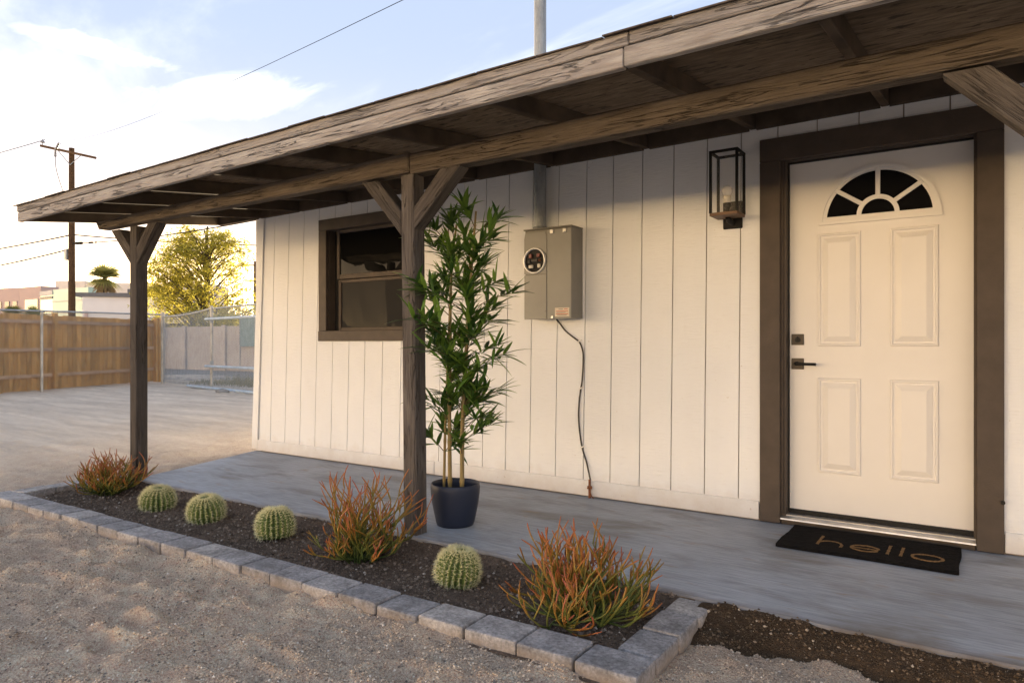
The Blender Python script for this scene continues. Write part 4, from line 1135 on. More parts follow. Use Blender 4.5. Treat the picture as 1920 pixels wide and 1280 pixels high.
bam = thing("bamboo_plant", "tall potted bamboo with slender canes and narrow green leaves beside the post", "plant", (PC.x, PC.y, 0.19))
canes = [[(-2.612, -1.085, 0.19), (-2.600, -1.085, 0.6), (-2.585, -1.08, 1.0), (-2.575, -1.07, 1.45), (-2.60, -1.06, 1.72)],
         [(-2.553, -1.10, 0.19), (-2.558, -1.10, 0.6), (-2.562, -1.09, 1.0), (-2.560, -1.08, 1.45), (-2.53, -1.07, 1.74)],
         [(-2.492, -1.06, 0.19), (-2.488, -1.06, 0.6), (-2.470, -1.06, 1.0), (-2.445, -1.06, 1.40), (-2.43, -1.07, 1.70)],
         [(-2.466, -1.10, 0.19), (-2.462, -1.10, 0.6), (-2.44, -1.09, 1.0), (-2.424, -1.08, 1.35), (-2.38, -1.08, 1.80)]]
cane_paths = []
for ci, cp in enumerate(canes):
    pth = smooth_path(cp, 22)
    r0 = (0.0085, 0.0125, 0.0095, 0.0125)[ci]
    rad = []
    for i, p in enumerate(pth):
        r = r0 * (1 - 0.55 * i / len(pth))
        if i % 11 == 5: r *= 1.22
        rad.append(r)
    tube("cane", pth, rad, M['cane'], bam, 10); cane_paths.append(pth)
# leaf mesh variants: local X along the leaf
def leaf_geo(L, w, droop, fold=0.35):
    V, Fc = [], []
    n = 7
    for i in range(n + 1):
        t = i / n
        ww = w * (math.sin(math.pi * min(1, t * 0.93 + 0.07)) ** 0.75) * (1 - 0.35 * t) if 0 < i < n else 0.0006
        xx = L * (t - 0.06 * droop * t * t); zz = -droop * L * 0.45 * t * t
        V += [(xx, -ww / 2, zz + fold * ww * 0.5), (xx, 0, zz), (xx, ww / 2, zz + fold * ww * 0.5)]
    for i in range(n):
        a = i * 3
        Fc += [[a, a + 3, a + 4, a + 1], [a + 1, a + 4, a + 5, a + 2]]
    return V, Fc
leaf_me = []
for k in range(9):
    V, Fc = leaf_geo(0.116 + 0.0085 * k, 0.0265 + 0.0020 * (k % 4), (0.0, 0.25, 0.55)[k % 3])
    me = bpy.data.meshes.new("leaf"); me.from_pydata(V, [], Fc); me.update(); me.materials.append(M['bamboo_leaf'])
    me.polygons.foreach_set("use_smooth", [True] * len(me.polygons)); leaf_me.append(me)
clusters = [(-2.37, 1.802), (-2.277, 1.747), (-2.545, 1.743), (-2.447, 1.673), (-2.646, 1.722), (-2.296, 1.659), (-2.259, 1.626), (-2.506, 1.585), (-2.687, 1.631), (-2.585, 1.529), (-2.333, 1.542), (-2.428, 1.457), (-2.333, 1.482), (-2.625, 1.437), (-2.856, 1.417), (-2.792, 1.366), (-2.545, 1.34), (-2.428, 1.335), (-2.687, 1.314), (-2.352, 1.302), (-2.222, 1.386), (-2.133, 1.323), (-2.24, 1.238), (-2.75, 1.189), (-2.605, 1.186), (-2.466, 1.183), (-2.296, 1.18), (-2.856, 1.191), (-2.75, 1.013), (-2.625, 1.029), (-2.466, 1.03), (-2.314, 1.09), (-2.222, 1.03), (-2.186, 0.986), (-2.666, 0.935), (-2.506, 0.937), (-2.352, 0.939), (-2.259, 0.911), (-2.585, 0.842), (-2.428, 0.816), (-2.333, 0.789), (-2.687, 0.744), (-2.545, 0.688), (-2.409, 0.695), (-2.296, 0.64), (-2.646, 0.589), (-2.545, 0.564), (-2.708, 0.505), (-2.352, 0.577), (-2.389, 0.498), (-2.605, 0.466)]
lr = random.Random(21)
for _ in range(24):
    zz = lr.uniform(0.50, 1.70); clusters.append((float(np.interp(zz, [0.5, 1.1, 1.7], [-2.52, -2.53, -2.50])) + lr.gauss(0, 0.085), zz))
TW_V, TW_F = [], []
leaf_list = []
for (cxx, czz) in clusters:
    cyy = -1.08 + lr.uniform(-0.16, 0.12)
    if cxx < -2.72:                                                  # sprays that lean out past the post towards the yard
        cyy = -1.45; czz = 1.045 + (czz - 1.045) * 0.8825; cxx = cxx * 0.8825 + 0.012
    c = Vector((cxx, cyy, czz))
    # twig from the nearest cane, starting lower
    best = min((p for cp in cane_paths for p in cp if p.z < czz - 0.03 and p.z > 0.40), key=lambda p: (p - (c - Vector((0, 0, 0.10)))).length, default=cane_paths[0][20])
    mid = best.lerp(c, 0.55) + Vector((0, 0, 0.02))
    tube_geo([best, mid, c], [0.003, 0.0022, 0.0012], 5, TW_V, TW_F)
    d0 = (c - best).normalized()
    nl = lr.randint(16, 23)
    for k in range(nl):
        t = lr.uniform(0.35, 1.05)
        base = best.lerp(c, t) if t < 0.55 else mid.lerp(c, (t - 0.5) * 2)
        az = lr.uniform(0, 6.283); sp = lr.uniform(0.5, 1.25)
        d = (d0 * 0.8 + Vector((math.cos(az) * sp, math.sin(az) * sp * 0.8, lr.uniform(-0.55, 0.8)))).normalized()
        leaf_list.append((base, d, lr.randint(0, 8), lr.uniform(0.8, 1.12)))
mesh("twigs", TW_V, TW_F, M['twig'], bam, (PC.x, PC.y, 1.0), True)
lr.shuffle(leaf_list)
def leaf_matrix(base, d, s):
    y = Vector((0, 0, 1)).cross(d)
    y = y.normalized() if y.length > 1e-4 else Vector((0, 1, 0))
    z = d.cross(y)
    return Matrix.Translation(base) @ (Matrix((d, y, z)).transposed().to_4x4() @ Matrix.Scale(s, 4))
for (base, d, k, s) in leaf_list[:298]:
    o = bpy.data.objects.new("leaf", leaf_me[k]); link(o); o.parent = bam
    mt = leaf_matrix(base - WL[bam], d, s); o.matrix_basis = mt
V, Fc, T = [], [], []
for (base, d, k, s) in leaf_list[298:]:
    mt = leaf_matrix(base, d, s * 0.92); b0 = len(V)
    for v in leaf_me[k].vertices: V.append(tuple(mt @ v.co))
    tn = lr.random()
    T += [tn] * len(leaf_me[k].vertices)
    for p in leaf_me[k].polygons: Fc.append([b0 + i for i in p.vertices])
fo = mesh("foliage", V, Fc, M['bamboo_foliage'], bam, (PC.x, PC.y, 1.0), True)
fo.data.attributes.new("tone", 'FLOAT', 'POINT').data.foreach_set("value", T); fo["kind"] = "stuff"

# ------------------------------------------------------------------ fire stick shrubs
def fire_stick(loc, width, height, n, seed, label, leanx=0.0):
    r = random.Random(seed)
    root = thing("fire_stick_shrub", label, "shrub", loc, "orange tipped shrubs in the planting bed")
    base = Vector(loc)
    for s in range(n):
        V, Fc, T = [], [], []
        ring = s / n
        az = r.uniform(0, 6.283)
        low = s % 10 < 4
        tilt = r.uniform(1.05, 1.5) if low else min(1.2, abs(r.gauss(0, 0.68)))
        b0 = base + Vector((math.cos(az) * r.uniform(0, 0.10) * width / 0.6, math.sin(az) * r.uniform(0, 0.09), -0.01))
        L = (width * 0.5 * r.uniform(0.55, 1.05) if low else height * r.uniform(0.62, 1.12))
        d0 = Vector((math.sin(tilt) * math.cos(az) + leanx, math.sin(tilt) * math.sin(az) * 0.85, math.cos(tilt))).normalized()
        def grow(p, d, L, rad, t0, t1, up):
            pts = [p.copy()]; m = 5
            wob = Vector((r.uniform(-1, 1), r.uniform(-1, 1), r.uniform(-0.4, 0.4))) * 0.22
            for i in range(m):
                d = (d + Vector((0, 0, up)) + wob).normalized()
                p = p + d * (L / m)
                if p.z < base.z + 0.010: p.z = base.z + 0.010
                pts.append(p.copy())
            rads = [rad * (1 - 0.12 * i / m) for i in range(m + 1)]
            rads[-1] *= 0.55
            tube_geo(pts, rads, 5, V, Fc, cap=False)
            for i in range(m + 1):
                T.extend([min(1, max(0, t0 + (t1 - t0) * i / m + r.uniform(-0.02, 0.02)))] * 5)
            return pts, d
        hot = r.uniform(-0.16, 0.14) - (0.24 if low and r.random() < 0.65 else 0)
        rad = r.uniform(0.0042, 0.0057)
        pts, d = grow(b0, d0, L * 0.42, rad, 0.02 + hot * 0.3, 0.30 + hot, 0.03 if low else 0.06)
        for k in range(r.choice([2, 3, 3, 4])):
            j = r.choice([2, 3, 4, 5, 5, 5])
            dd = (pts[j] - pts[j - 1]).normalized()
            side = Vector((r.uniform(-1, 1), r.uniform(-1, 1), r.uniform(-0.1, 0.4))).normalized()
            p2, d2 = grow(pts[j], (dd + side * r.uniform(0.5, 1.0)).normalized(), L * r.uniform(0.30, 0.42), rad * 0.82, 0.24 + hot, 0.62 + hot, 0.15)
            for q in range(r.choice([1, 2, 2, 3])):
                j2 = r.choice([3, 4, 5, 5])
                dd = (p2[j2] - p2[j2 - 1]).normalized()
                side = Vector((r.uniform(-1, 1), r.uniform(-1, 1), r.uniform(-0.1, 0.4))).normalized()
                grow(p2[j2], (dd + side * r.uniform(0.4, 0.85)).normalized(), L * r.uniform(0.20, 0.34), rad * 0.68, 0.50 + hot, 0.92 + hot, 0.16)
        o = mesh("stem", V, Fc, M['stick'], root, tuple(b0), True)
        at = o.data.attributes.new("tone", 'FLOAT', 'POINT'); at.data.foreach_set("value", T)
    return root
fire_stick((-5.36, -1.67, -0.055), 0.70, 0.34, 62, 101, "smallest orange tipped fire stick shrub at the foot of the far porch post", 0.10)
fire_stick((-2.65, -1.71, -0.055), 0.60, 0.45, 58, 202, "upright orange tipped fire stick shrub in front of the middle porch post", -0.04)
fire_stick((-1.345, -1.76, -0.055), 0.78, 0.36, 74, 303, "wide orange tipped fire stick shrub in the bed corner nearest the doormat", 0.0)

# ------------------------------------------------------------------ barrel cacti
def cactus(loc, R, Hh, ribs, seed, label):
    r = random.Random(seed)
    root = thing("barrel_cactus", label, "cactus", loc, "round barrel cacti in the planting bed")
    base = Vector(loc)
    ns, nr = ribs * 6, 15
    V, Fc, T = [], [], []
    def surf(a, ph):                       # ph 0 at the soil .. 1 at the crown
        ang = -0.62 + ph * (math.pi / 2 + 0.62)
        rr = R * max(0.03, math.cos(ang)) ** 0.82; zz = Hh * 0.40 + Hh * 0.60 * math.sin(ang)
        rib = 0.5 + 0.5 * math.cos(ribs * a)
        k = 1 - 0.17 * (1 - rib ** 0.7) * min(1, rr / R * 1.3)
        return Vector((rr * k * math.cos(a), rr * k * math.sin(a), zz - 0.03 * Hh * (1 - rib) - (0.08 * Hh if ph > 0.93 else 0))), rib
    for j in range(nr):
        for i in range(ns):
            p, rib = surf(2 * math.pi * i / ns, j / (nr - 1))
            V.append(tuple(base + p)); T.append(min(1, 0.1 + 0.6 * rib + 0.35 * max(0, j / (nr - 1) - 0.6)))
    for j in range(nr - 1):
        for i in range(ns):
            i2 = (i + 1) % ns
            Fc.append([j * ns + i, j * ns + i2, (j + 1) * ns + i2, (j + 1) * ns + i])
    Fc.append([(nr - 1) * ns + i for i in range(ns)])
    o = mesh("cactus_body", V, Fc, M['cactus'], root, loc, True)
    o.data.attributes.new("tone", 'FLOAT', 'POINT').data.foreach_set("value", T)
    V, Fc = [], []
    for rb in range(ribs):
        a = 2 * math.pi * rb / ribs
        nn = 13
        for j in range(nn):
            ph = 0.05 + 0.93 * (j + r.uniform(-0.15, 0.15)) / nn
            p, _ = surf(a, ph); q, _ = surf(a, min(1, ph + 0.05)); tang = (q - p).normalized()
            nrm = Vector((math.cos(a), math.sin(a), 0)); nrm = (nrm - tang * nrm.dot(tang)).normalized()
            if nrm.z < -0.5: pass
            side = tang.cross(nrm)
            p = base + p
            for s in range(13 if ph > 0.55 else 8):
                an = r.uniform(0, 6.283); sp = r.uniform(0.4, 1.4)
                d = (nrm + (tang * math.sin(an) + side * math.cos(an)) * sp).normalized()
                L = r.uniform(0.014, 0.034); w = 0.0011
                u = d.cross(Vector((0.3, 0.5, 0.8))).normalized() * w; v = d.cross(u).normalized() * w
                b0 = len(V)
                V += [tuple(p + u), tuple(p - u * 0.5 + v * 0.87), tuple(p - u * 0.5 - v * 0.87), tuple(p + d * L)]
                Fc += [[b0, b0 + 1, b0 + 3], [b0 + 1, b0 + 2, b0 + 3], [b0 + 2, b0, b0 + 3]]
    o = mesh("spines", V, Fc, M['spine'], root, loc); o["kind"] = "stuff"
    root.rotation_euler = (r.uniform(-0.16, 0.16), r.uniform(-0.16, 0.16), 0)
    return root
cactus((-4.575, -1.71, -0.062), 0.106, 0.150, 21, 11, "barrel cactus next to the far fire stick shrub, first of three in a row")
cactus((-4.02, -1.70, -0.062), 0.108, 0.156, 22, 12, "middle one of the three barrel cacti that stand in a row")
cactus((-3.335, -1.71, -0.062), 0.103, 0.170, 22, 13, "barrel cactus beside the shrub that hides the middle post's foot")
cactus((-2.005, -1.73, -0.062), 0.099, 0.164, 23, 14, "pale barrel cactus standing alone between the two larger fire stick shrubs")

# ------------------------------------------------------------------ yard: wood fence
FA, FB = Vector((-18.63, 2.351, 0)), Vector((-20.69, 7.08, 0))
fd = (FB - FA).normalized(); fn = Vector((-fd.y, fd.x, 0))
if fn.x < 0: fn = -fn                               # towards the yard
wf = thing("wood_fence", "tall cedar board fence with rails and posts across the sandy yard", "fence", tuple(FA))
rr = random.Random(5)
s = -5.2; L_F = (FB - FA).length
cx_mesh = []
for k in range(6):
    bm = bm_box(1.84, 0.143, 0.018, 0.003)            # length along local X
    me = bpy.data.meshes.new("board"); bm.to_mesh(me); bm.free(); me.materials.append(M['cedar']); cx_mesh.append(me)
while s < L_F - 0.05:
    p = FA + fd * (s + 0.075) - fn * 0.045
    o = bpy.data.objects.new("board", cx_mesh[rr.randint(0, 5)]); link(o); o.parent = wf
    x = Vector((0, 0, 1)); z = fn; y = z.cross(x)
    o.rotation_euler = Matrix((x, y, z)).transposed().to_euler()
    o.location = p + Vector((0, 0, 0.835 + 0.02 * s / 5 + rr.uniform(-0.012, 0.012))) - WL[wf]
    s += 0.152
pos_s = [-4.1, -1.55, 1.50, 4.20]
edges_s = [-5.2] + pos_s + [L_F]
for a, b_ in zip(edges_s[:-1], edges_s[1:]):
    for zz in (0.27, 0.905, 1.585):
        p0 = FA + fd * (a + 0.06) + Vector((0, 0, zz + 0.006 * a)); p1 = FA + fd * (b_ - 0.06) + Vector((0, 0, zz + 0.006 * b_))
        bar("rail", p0 - fn * 0.012, p1 - fn * 0.012, 0.04, 0.085, M['cedar_rail'], wf)
for q in pos_s + [L_F + 0.02]:
    p = FA + fd * q + fn * 0.01
    bar("fence_post", p + Vector((0, 0, -0.3)), p + Vector((0, 0, 1.83)), 0.10, 0.10, M['cedar'], wf, 0.005, up=tuple(fn))
p = FB + fd * 0.14
bar("fence_post", p + Vector((0.05, 0, -0.3)), p + Vector((0.05, 0, 1.84)), 0.10, 0.10, M['cedar'], wf, 0.005, up=tuple(fn))

# ------------------------------------------------------------------ chain link fences
def chain_mesh(name, p0, p1, z0a, z1a, z0b, z1b, parent, pitch=0.068, r=0.0042):
    """diagonal wires clipped to the panel (two families, offset to weave)."""
    p0, p1 = Vector(p0), Vector(p1); L = (p1 - p0).length; d = (p1 - p0) / L
    nn = Vector((-d.y, d.x, 0))
    V, Fc = [], []
    Hm = max(z1a - z0a, z1b - z0b)
    for fam, off in ((1, 0.003), (-1, -0.003)):
        c = -Hm if fam > 0 else 0.0
        end = L if fam > 0 else L + Hm
        while c < end:
            # line u = c + fam * h
            h0, h1 = 0.0, Hm
            u0, u1 = c, c + fam * Hm
            ta, tb = 0.0, 1.0
            for bound, sgn in ((0.0, 1), (L, -1)):
                f0 = (u0 - bound) * sgn; f1 = (u1 - bound) * sgn
                if f0 < 0 and f1 < 0: ta, tb = 1, 0
                elif f0 < 0: ta = max(ta, f0 / (f0 - f1))
                elif f1 < 0: tb = min(tb, f0 / (f0 - f1))
            if tb - ta > 0.005:
                pts = []
                for t in (ta, tb):
                    u = u0 + (u1 - u0) * t; h = Hm * t
                    f = u / L; za = z0a + (z0b - z0a) * f; zb = z1a + (z1b - z1a) * f
                    q = p0 + d * u + nn * off; q.z = za + (zb - za) * h / Hm; pts.append(q)
                tube_geo(pts, r, 3, V, Fc, cap=False)
            c += pitch
    o = mesh(name, V, Fc, M['galv'], parent, tuple(p0)); o["kind"] = "stuff"
    return o
cl1 = thing("chain_link_fence", "long galvanised chain link fence standing in front of the cedar boards", "fence", tuple(FA + fn * 0.35))
ca_, cb_ = FA + fn * 0.38 - fd * 5.0, FB + fn * 0.38 + fd * 0.05
chain_mesh("wire_mesh", ca_, cb_, -0.06, 1.70, -0.06, 1.92, cl1, 0.068, 0.0033)
tube("top_rail", [ca_ + Vector((0, 0, 1.71)), cb_ + Vector((0, 0, 1.93))], 0.022, M['galv'], cl1, 8)
for q in (-3.9, -2.3, 0.72, 3.75):
    p = FA + fd * q + fn * 0.40
    o = tube("fence_post", [p + Vector((0, 0, -0.3)), p + Vector((0, 0, 1.80 + 0.02 * q))], 0.032, M['galv_old'], cl1, 10)
    tube("post_cap", [p + Vector((0, 0, 1.79 + 0.02 * q)), p + Vector((0, 0, 1.85 + 0.02 * q))], [0.036, 0.028], M['galv'], cl1, 8)
cl2 = thing("chain_link_gate_fence", "sagging rusty chain link panels between the cedar fence end and the house corner", "fence", (-19.6, 6.7, 0))
A_, B_, C_ = Vector((-19.59, 6.70, 0)), Vector((-16.20, 6.08, 0)), Vector((-12.4, 5.55, 0))
chain_mesh("wire_mesh", A_, B_, -0.05, 1.84, -0.05, 1.96, cl2)
chain_mesh("wire_mesh", B_, C_, -0.05, 1.95, -0.05, 1.98, cl2)
tube("fence_post", [A_ + Vector((0, 0, -0.3)), A_ + Vector((0, 0, 1.97))], 0.05, M['galv_old'], cl2, 12)
tube("fence_post", [B_ + Vector((0, 0, -0.3)), B_ + Vector((0, 0, 2.02))], 0.038, M['galv_old'], cl2, 12)
tube("fence_post", [C_ + Vector((0, 0, -0.3)), C_ + Vector((0, 0, 2.02))], 0.038, M['galv_old'], cl2, 12)
sag = [A_.lerp(B_, t) + Vector((0, 0, 1.84 + 0.12 * t - 0.10 * math.sin(math.pi * t) * 0.6)) for t in np.linspace(0, 1, 9)]
tube("top_rail", sag, 0.022, M['galv'], cl2, 8)
tube("top_rail", [B_ + Vector((0, 0, 1.95)), C_ + Vector((0, 0, 1.98))], 0.022, M['galv'], cl2, 8)
gdir = (C_ - B_).normalized()
for zz in (1.68, 0.485):
    p0 = B_ - gdir * 0.14 + Vector((-0.02, -0.09, zz))
    tube("gate_pipe", [p0, p0 + gdir * 3.9], 0.033, M['pipe_blue'], cl2, 10)
tube("hinge_band", [B_ + Vector((0, 0, 0.53)), B_ + Vector((0, 0, 0.62))], 0.05, M['galv'], cl2, 10)
tube("hinge_band", [B_ + Vector((0, 0, 1.58)), B_ + Vector((0, 0, 1.66))], 0.05, M['galv'], cl2, 10)
gp = thing("ground_pipe", "pale steel pipe lying on the sand along the chain link gate", "pipe", (-16.6, 5.6, -0.05))
tube("pipe", [(-17.2, 6.02, -0.045), (-12.6, 5.25, -0.045)], 0.035, M['pipe_blue'], gp, 10)
st = thing("stone_scrap", "small grey broken stone lying by the pipe near the house corner", "stone", (-14.6, 5.35, -0.08))
bm = bmesh.new(); bmesh.ops.create_icosphere(bm, subdivisions=2, radius=0.16)
for v in bm.verts: v.co *= 1 + 0.3 * (rr.random() - 0.5); v.co.z *= 0.4
from_bm("stone", bm, M['asphalt'], st, (-14.55, 5.3, -0.05))

# alley, block wall
mesh("alley_paving", [(-60, 8.4, -0.079), (20, 7.6, -0.079), (20, 13.6, -0.079), (-60, 12.9, -0.079)], [[0, 1, 2, 3]], M['asphalt'], None)["kind"] = "structure"
bw = thing("block_wall", "long grey painted block wall beyond the alley behind the chain link", "wall", (-28, 13.5, 0))
wy = lambda x: 13.16 + (x + 31.4) * 0.10
for x0, x1 in ((-42, -29.55), (-29.5, -26.95), (-26.9, -24.3), (-24.25, -14)):
    bar("wall_panel", (x0, wy(x0), 0.87), (x1, wy(x1), 0.865), 0.18, 1.90, M['blockwall'], bw, 0.01)
for x in (-29.52, -26.93, -24.27):
    box("pilaster", x - 0.13, x + 0.13, wy(x) - 0.17, wy(x) - 0.092, -0.1, 1.86, M['blockwall'], bw, 0.01)
tp = thing("hanging_screen", "blue green screen panel hung on the block wall by the house corner", "screen", (-25.2, 13.4, 1.7))
box("screen_sheet", -25.75, -24.7, 13.45, 13.48, 0.95, 2.15, M['tarp'], tp, 0.005)
for xx in (-25.75, -24.72): tube("screen_pole", [(xx, 13.45, -0.1), (xx, 13.45, 2.25)], 0.025, M['galv'], tp, 8)
# dry weeds along the alley edge
V, Fc, T = [], [], []
for _ in range(2600):
    x = rr.uniform(-19.0, -12.5); y = 7.35 + rr.gauss(0, 0.28) + (-16 - x) * 0.05
    h = rr.uniform(0.08, 0.34) * (1 if x > -17.6 else 0.5); a = rr.uniform(0, 6.28); b0 = len(V); tl = rr.uniform(0, 0.5) * h
    V += [(x - 0.008 * math.cos(a), y - 0.008 * math.sin(a), -0.09), (x + 0.008 * math.cos(a), y + 0.008 * math.sin(a), -0.09), (x + tl * math.sin(a), y + tl * math.cos(a), -0.09 + h)]
    Fc.append([b0, b0 + 1, b0 + 2]); T += [rr.random()] * 3
o = mesh("dry_weeds", V, Fc, M['weed'], None); o["kind"] = "stuff"
o.data.attributes.new("tone", 'FLOAT', 'POINT').data.foreach_set("value", T)

# ------------------------------------------------------------------ feathery tree behind the wall
def feather_tree(loc, H, spread, seed, label, nleaf=30000, dense=1.0):
    r = random.Random(seed)
    root = thing("feathery_tree", label, "tree", loc)
    b = Vector(loc)
    tv, tf = [], []
    prof_z = [0.10, 0.25, 0.42, 0.60, 0.78, 0.92, 1.0]
    prof_r = [0.85, 1.0, 1.0, 0.95, 0.80, 0.55, 0.25]
    strands, dirs = [], []
    top = b + Vector((0.15, 0.1, H))
    leader = smooth_path([b + Vector((0, 0, -0.3)), b + Vector((0.1, 0.05, 1.0)), b + Vector((-0.15, 0, H * 0.35)), b + Vector((0.2, 0.1, H * 0.62)), b + Vector((0.05, 0.1, H * 0.80)), top], 5)
    tube_geo(leader, [0.26 * (1 - 0.9 * i / len(leader)) + 0.015 for i in range(len(leader))], 7, tv, tf)
    for k in range(170):
        t = r.uniform(0.10, 0.98)
        az = r.uniform(0, 6.283)
        R_ = spread * float(np.interp(t, prof_z, prof_r)) * r.uniform(0.62, 1.10)
        tgt = b + Vector((math.cos(az) * R_ - 0.25 * (1 - t) * spread * 0.5, math.sin(az) * R_, H * t))
        root_t = max(0.08, t - r.uniform(0.12, 0.30))
        st_ = leader[min(len(leader) - 1, int(root_t * len(leader)))]
        mid = st_.lerp(tgt, 0.5) + Vector((0, 0, r.uniform(0.15, 0.5))) * R_ * 0.35
        pth = smooth_path([st_, mid, tgt, tgt + (tgt - mid).normalized() * 0.35 - Vector((0, 0, r.uniform(0.1, 0.5)))], 5)
        tube_geo(pth, [0.035 * (1 - i / len(pth)) + 0.006 for i in range(len(pth))], 4, tv, tf)
        for q in pth[5:]: strands.append(q + Vector((r.gauss(0, 0.24), r.gauss(0, 0.24), r.gauss(0, 0.2)))); dirs.append(k)
    # one long low limb that reaches out over the wall
    pth = smooth_path([b + Vector((0, 0, 1.2)), b + Vector((-1.1, -0.6, 2.0)), b + Vector((-2.2, -1.2, 2.05)), b + Vector((-3.6, -1.9, 1.75)), b + Vector((-4.8, -2.6, 2.1))], 6)
    tube_geo(pth, [0.13 * (1 - i / len(pth)) + 0.02 for i in range(len(pth))], 6, tv, tf)
    mesh("trunk", tv, tf, M['bark'], root, loc, True)
    rs = np.random.RandomState(seed)
    tp_ = np.array([q[:] for q in strands]); dk = np.array(dirs)
    thin = rs.rand(200) * 0.8 + 0.35                      # some limbs carry little leaf
    w_ = thin[dk]; w_ /= w_.sum()
    idx = rs.choice(len(tp_), nleaf, p=w_)
    ln = rs.rand(nleaf) ** 0.9
    an = rs.randint(0, 7, nleaf) * 0.9 + idx * 1.7
    c = tp_[idx] + np.stack([np.cos(an) * ln * 0.42, np.sin(an) * ln * 0.42, 0.20 * ln - 0.62 * ln ** 2], 1) + rs.randn(nleaf, 3) * 0.045
    sz = 0.026 + 0.045 * rs.rand(nleaf)
    u = rs.randn(nleaf, 3); u /= np.linalg.norm(u, axis=1)[:, None]
    w = np.cross(u, rs.randn(nleaf, 3)); w /= np.linalg.norm(w, axis=1)[:, None]
    u *= (sz * 1.7)[:, None]; w *= (sz * 0.5)[:, None]
    q = np.stack([c - u, c - w, c + u, c + w], 1).reshape(-1, 3) - np.array(loc)
    f = np.arange(nleaf * 4).reshape(-1, 4)
    tone = np.repeat(np.clip(0.5 + 0.2 * rs.randn(nleaf) + 0.25 * (rs.rand(200)[dk[idx]] - 0.5), 0, 1), 4)
    o = np_mesh("crown", q, f, M['tree_leaf'], False, None, None, tone)
    o.parent = root; o.location = (0, 0, 0); WL[o] = b
    return root
feather_tree((-35.3, 17.8, 0.0), 7.5, 2.75, 5, "bushy feathery tree glowing yellow against the low sun behind the block wall", 34000)
# low scrub to the right of the tree behind the wall
def bush(loc, rad, h, seed, label, n=7000, cat="bush"):
    rs = np.random.RandomState(seed)
    root = thing("bush", label, cat, loc)
    tv, tf = [], []
    for k in range(7):
        a = rs.rand() * 6.28
        tube_geo([Vector(loc), Vector(loc) + Vector((math.cos(a) * rad * 0.4, math.sin(a) * rad * 0.4, h * 0.5)), Vector(loc) + Vector((math.cos(a) * rad * 0.7, math.sin(a) * rad * 0.7, h * 0.85))], [0.05, 0.03, 0.01], 5, tv, tf)
    mesh("branches", tv, tf, M['bark'], root, loc)
    nc = 40
    cc = rs.randn(nc, 3) * np.array([rad * 0.42, rad * 0.42, h * 0.22]) + np.array([0, 0, h * 0.62])
    c = cc[rs.randint(0, nc, n)] + rs.randn(n, 3) * rad * 0.11
    c[:, 2] = np.clip(c[:, 2], 0.05, None)
    sz = 0.03 + 0.05 * rs.rand(n)
    u = rs.randn(n, 3); u /= np.linalg.norm(u, axis=1)[:, None]
    w = np.cross(u, rs.randn(n, 3)); w /= np.linalg.norm(w, axis=1)[:, None]
    u *= (sz * 1.5)[:, None]; w *= (sz * 0.6)[:, None]
    q = np.stack([c - u, c - w, c + u, c + w], 1).reshape(-1, 3)
    o = np_mesh("crown", q, np.arange(n * 4).reshape(-1, 4), M['tree_leaf'], False, None, None, np.repeat(np.clip(0.35 + 0.25 * rs.randn(n), 0, 1), 4))
    o.parent = root; o.location = (0, 0, 0)
bush((-31.2, 16.8, 0.0), 2.0, 2.3, 31, "yellow green scrub bush above the block wall near the house corner", 9000)
bush((-28.2, 16.6, 0.0), 1.7, 2.1, 32, "lower scrub bush above the block wall behind the blue green screen", 7000)

# ------------------------------------------------------------------ palms
def fan_palm(loc, H, R, seed, label, skirt=True):
    r = random.Random(seed)
    root = thing("fan_palm", label, "palm", loc)
    b = Vector(loc)
    tube("trunk", [b + Vector((0, 0, -0.2)), b + Vector((0.03, 0, H * 0.5)), b + Vector((0, 0, H))], [0.26, 0.2, 0.2], M['bark'], root, 10, loc=loc)
    V, Fc, T = [], [], []
    for k in range(34):
        az = r.uniform(0, 6.283); el = r.uniform(-0.75, 1.35)
        d = Vector((math.cos(az) * math.cos(el), math.sin(az) * math.cos(el), math.sin(el)))
        st_ = R * r.uniform(0.08, 0.28); c = b + Vector((0, 0, H)) + d * st_
        tube_geo([b + Vector((0, 0, H)), c], [0.03, 0.02], 4, V, Fc, cap=False); T += [0.2] * 8
        side = d.cross(Vector((0, 0, 1))).normalized(); up = side.cross(d)
        tone = r.uniform(0.1, 1)
        for j in range(13):
            a = (j - 6) / 6 * 1.25
            dd = (d * math.cos(a) + side * math.sin(a)).normalized(); L = R * r.uniform(0.62, 0.85)
            q = c + dd * L - Vector((0, 0, 1)) * L * 0.18
            n_ = (up * 0.03) ; w_ = dd.cross(up).normalized() * 0.035 * R
            b0 = len(V)
            V += [tuple(c), tuple(c + dd * L * 0.5 + w_ + n_), tuple(q), tuple(c + dd * L * 0.5 - w_ + n_)]; T += [tone] * 4
            Fc.append([b0, b0 + 1, b0 + 2, b0 + 3])
    o = mesh("crown", V, Fc, M['palm_leaf'], root, loc); o.data.attributes.new("tone", 'FLOAT', 'POINT').data.foreach_set("value", T)
    if skirt:
        V, Fc = [], []
        for k in range(90):
            az = r.uniform(0, 6.28); p = b + Vector((math.cos(az) * 0.2, math.sin(az) * 0.2, H - r.uniform(0, 0.5)))
            q = p + Vector((math.cos(az) * R * 0.5, math.sin(az) * R * 0.5, -R * r.uniform(0.5, 0.9)))
            w_ = Vector((-math.sin(az), math.cos(az), 0)) * 0.12; b0 = len(V)
            V += [tuple(p), tuple(p.lerp(q, 0.6) + w_), tuple(q), tuple(p.lerp(q, 0.6) - w_)]; Fc.append([b0, b0 + 1, b0 + 2, b0 + 3])
        mesh("dry_skirt", V, Fc, M['palm_skirt'], root, loc)
    return root
fan_palm((-69.1, 28.7, 0.0), 7.3, 1.9, 3, "fan palm rising behind the white building's dark roof edge")
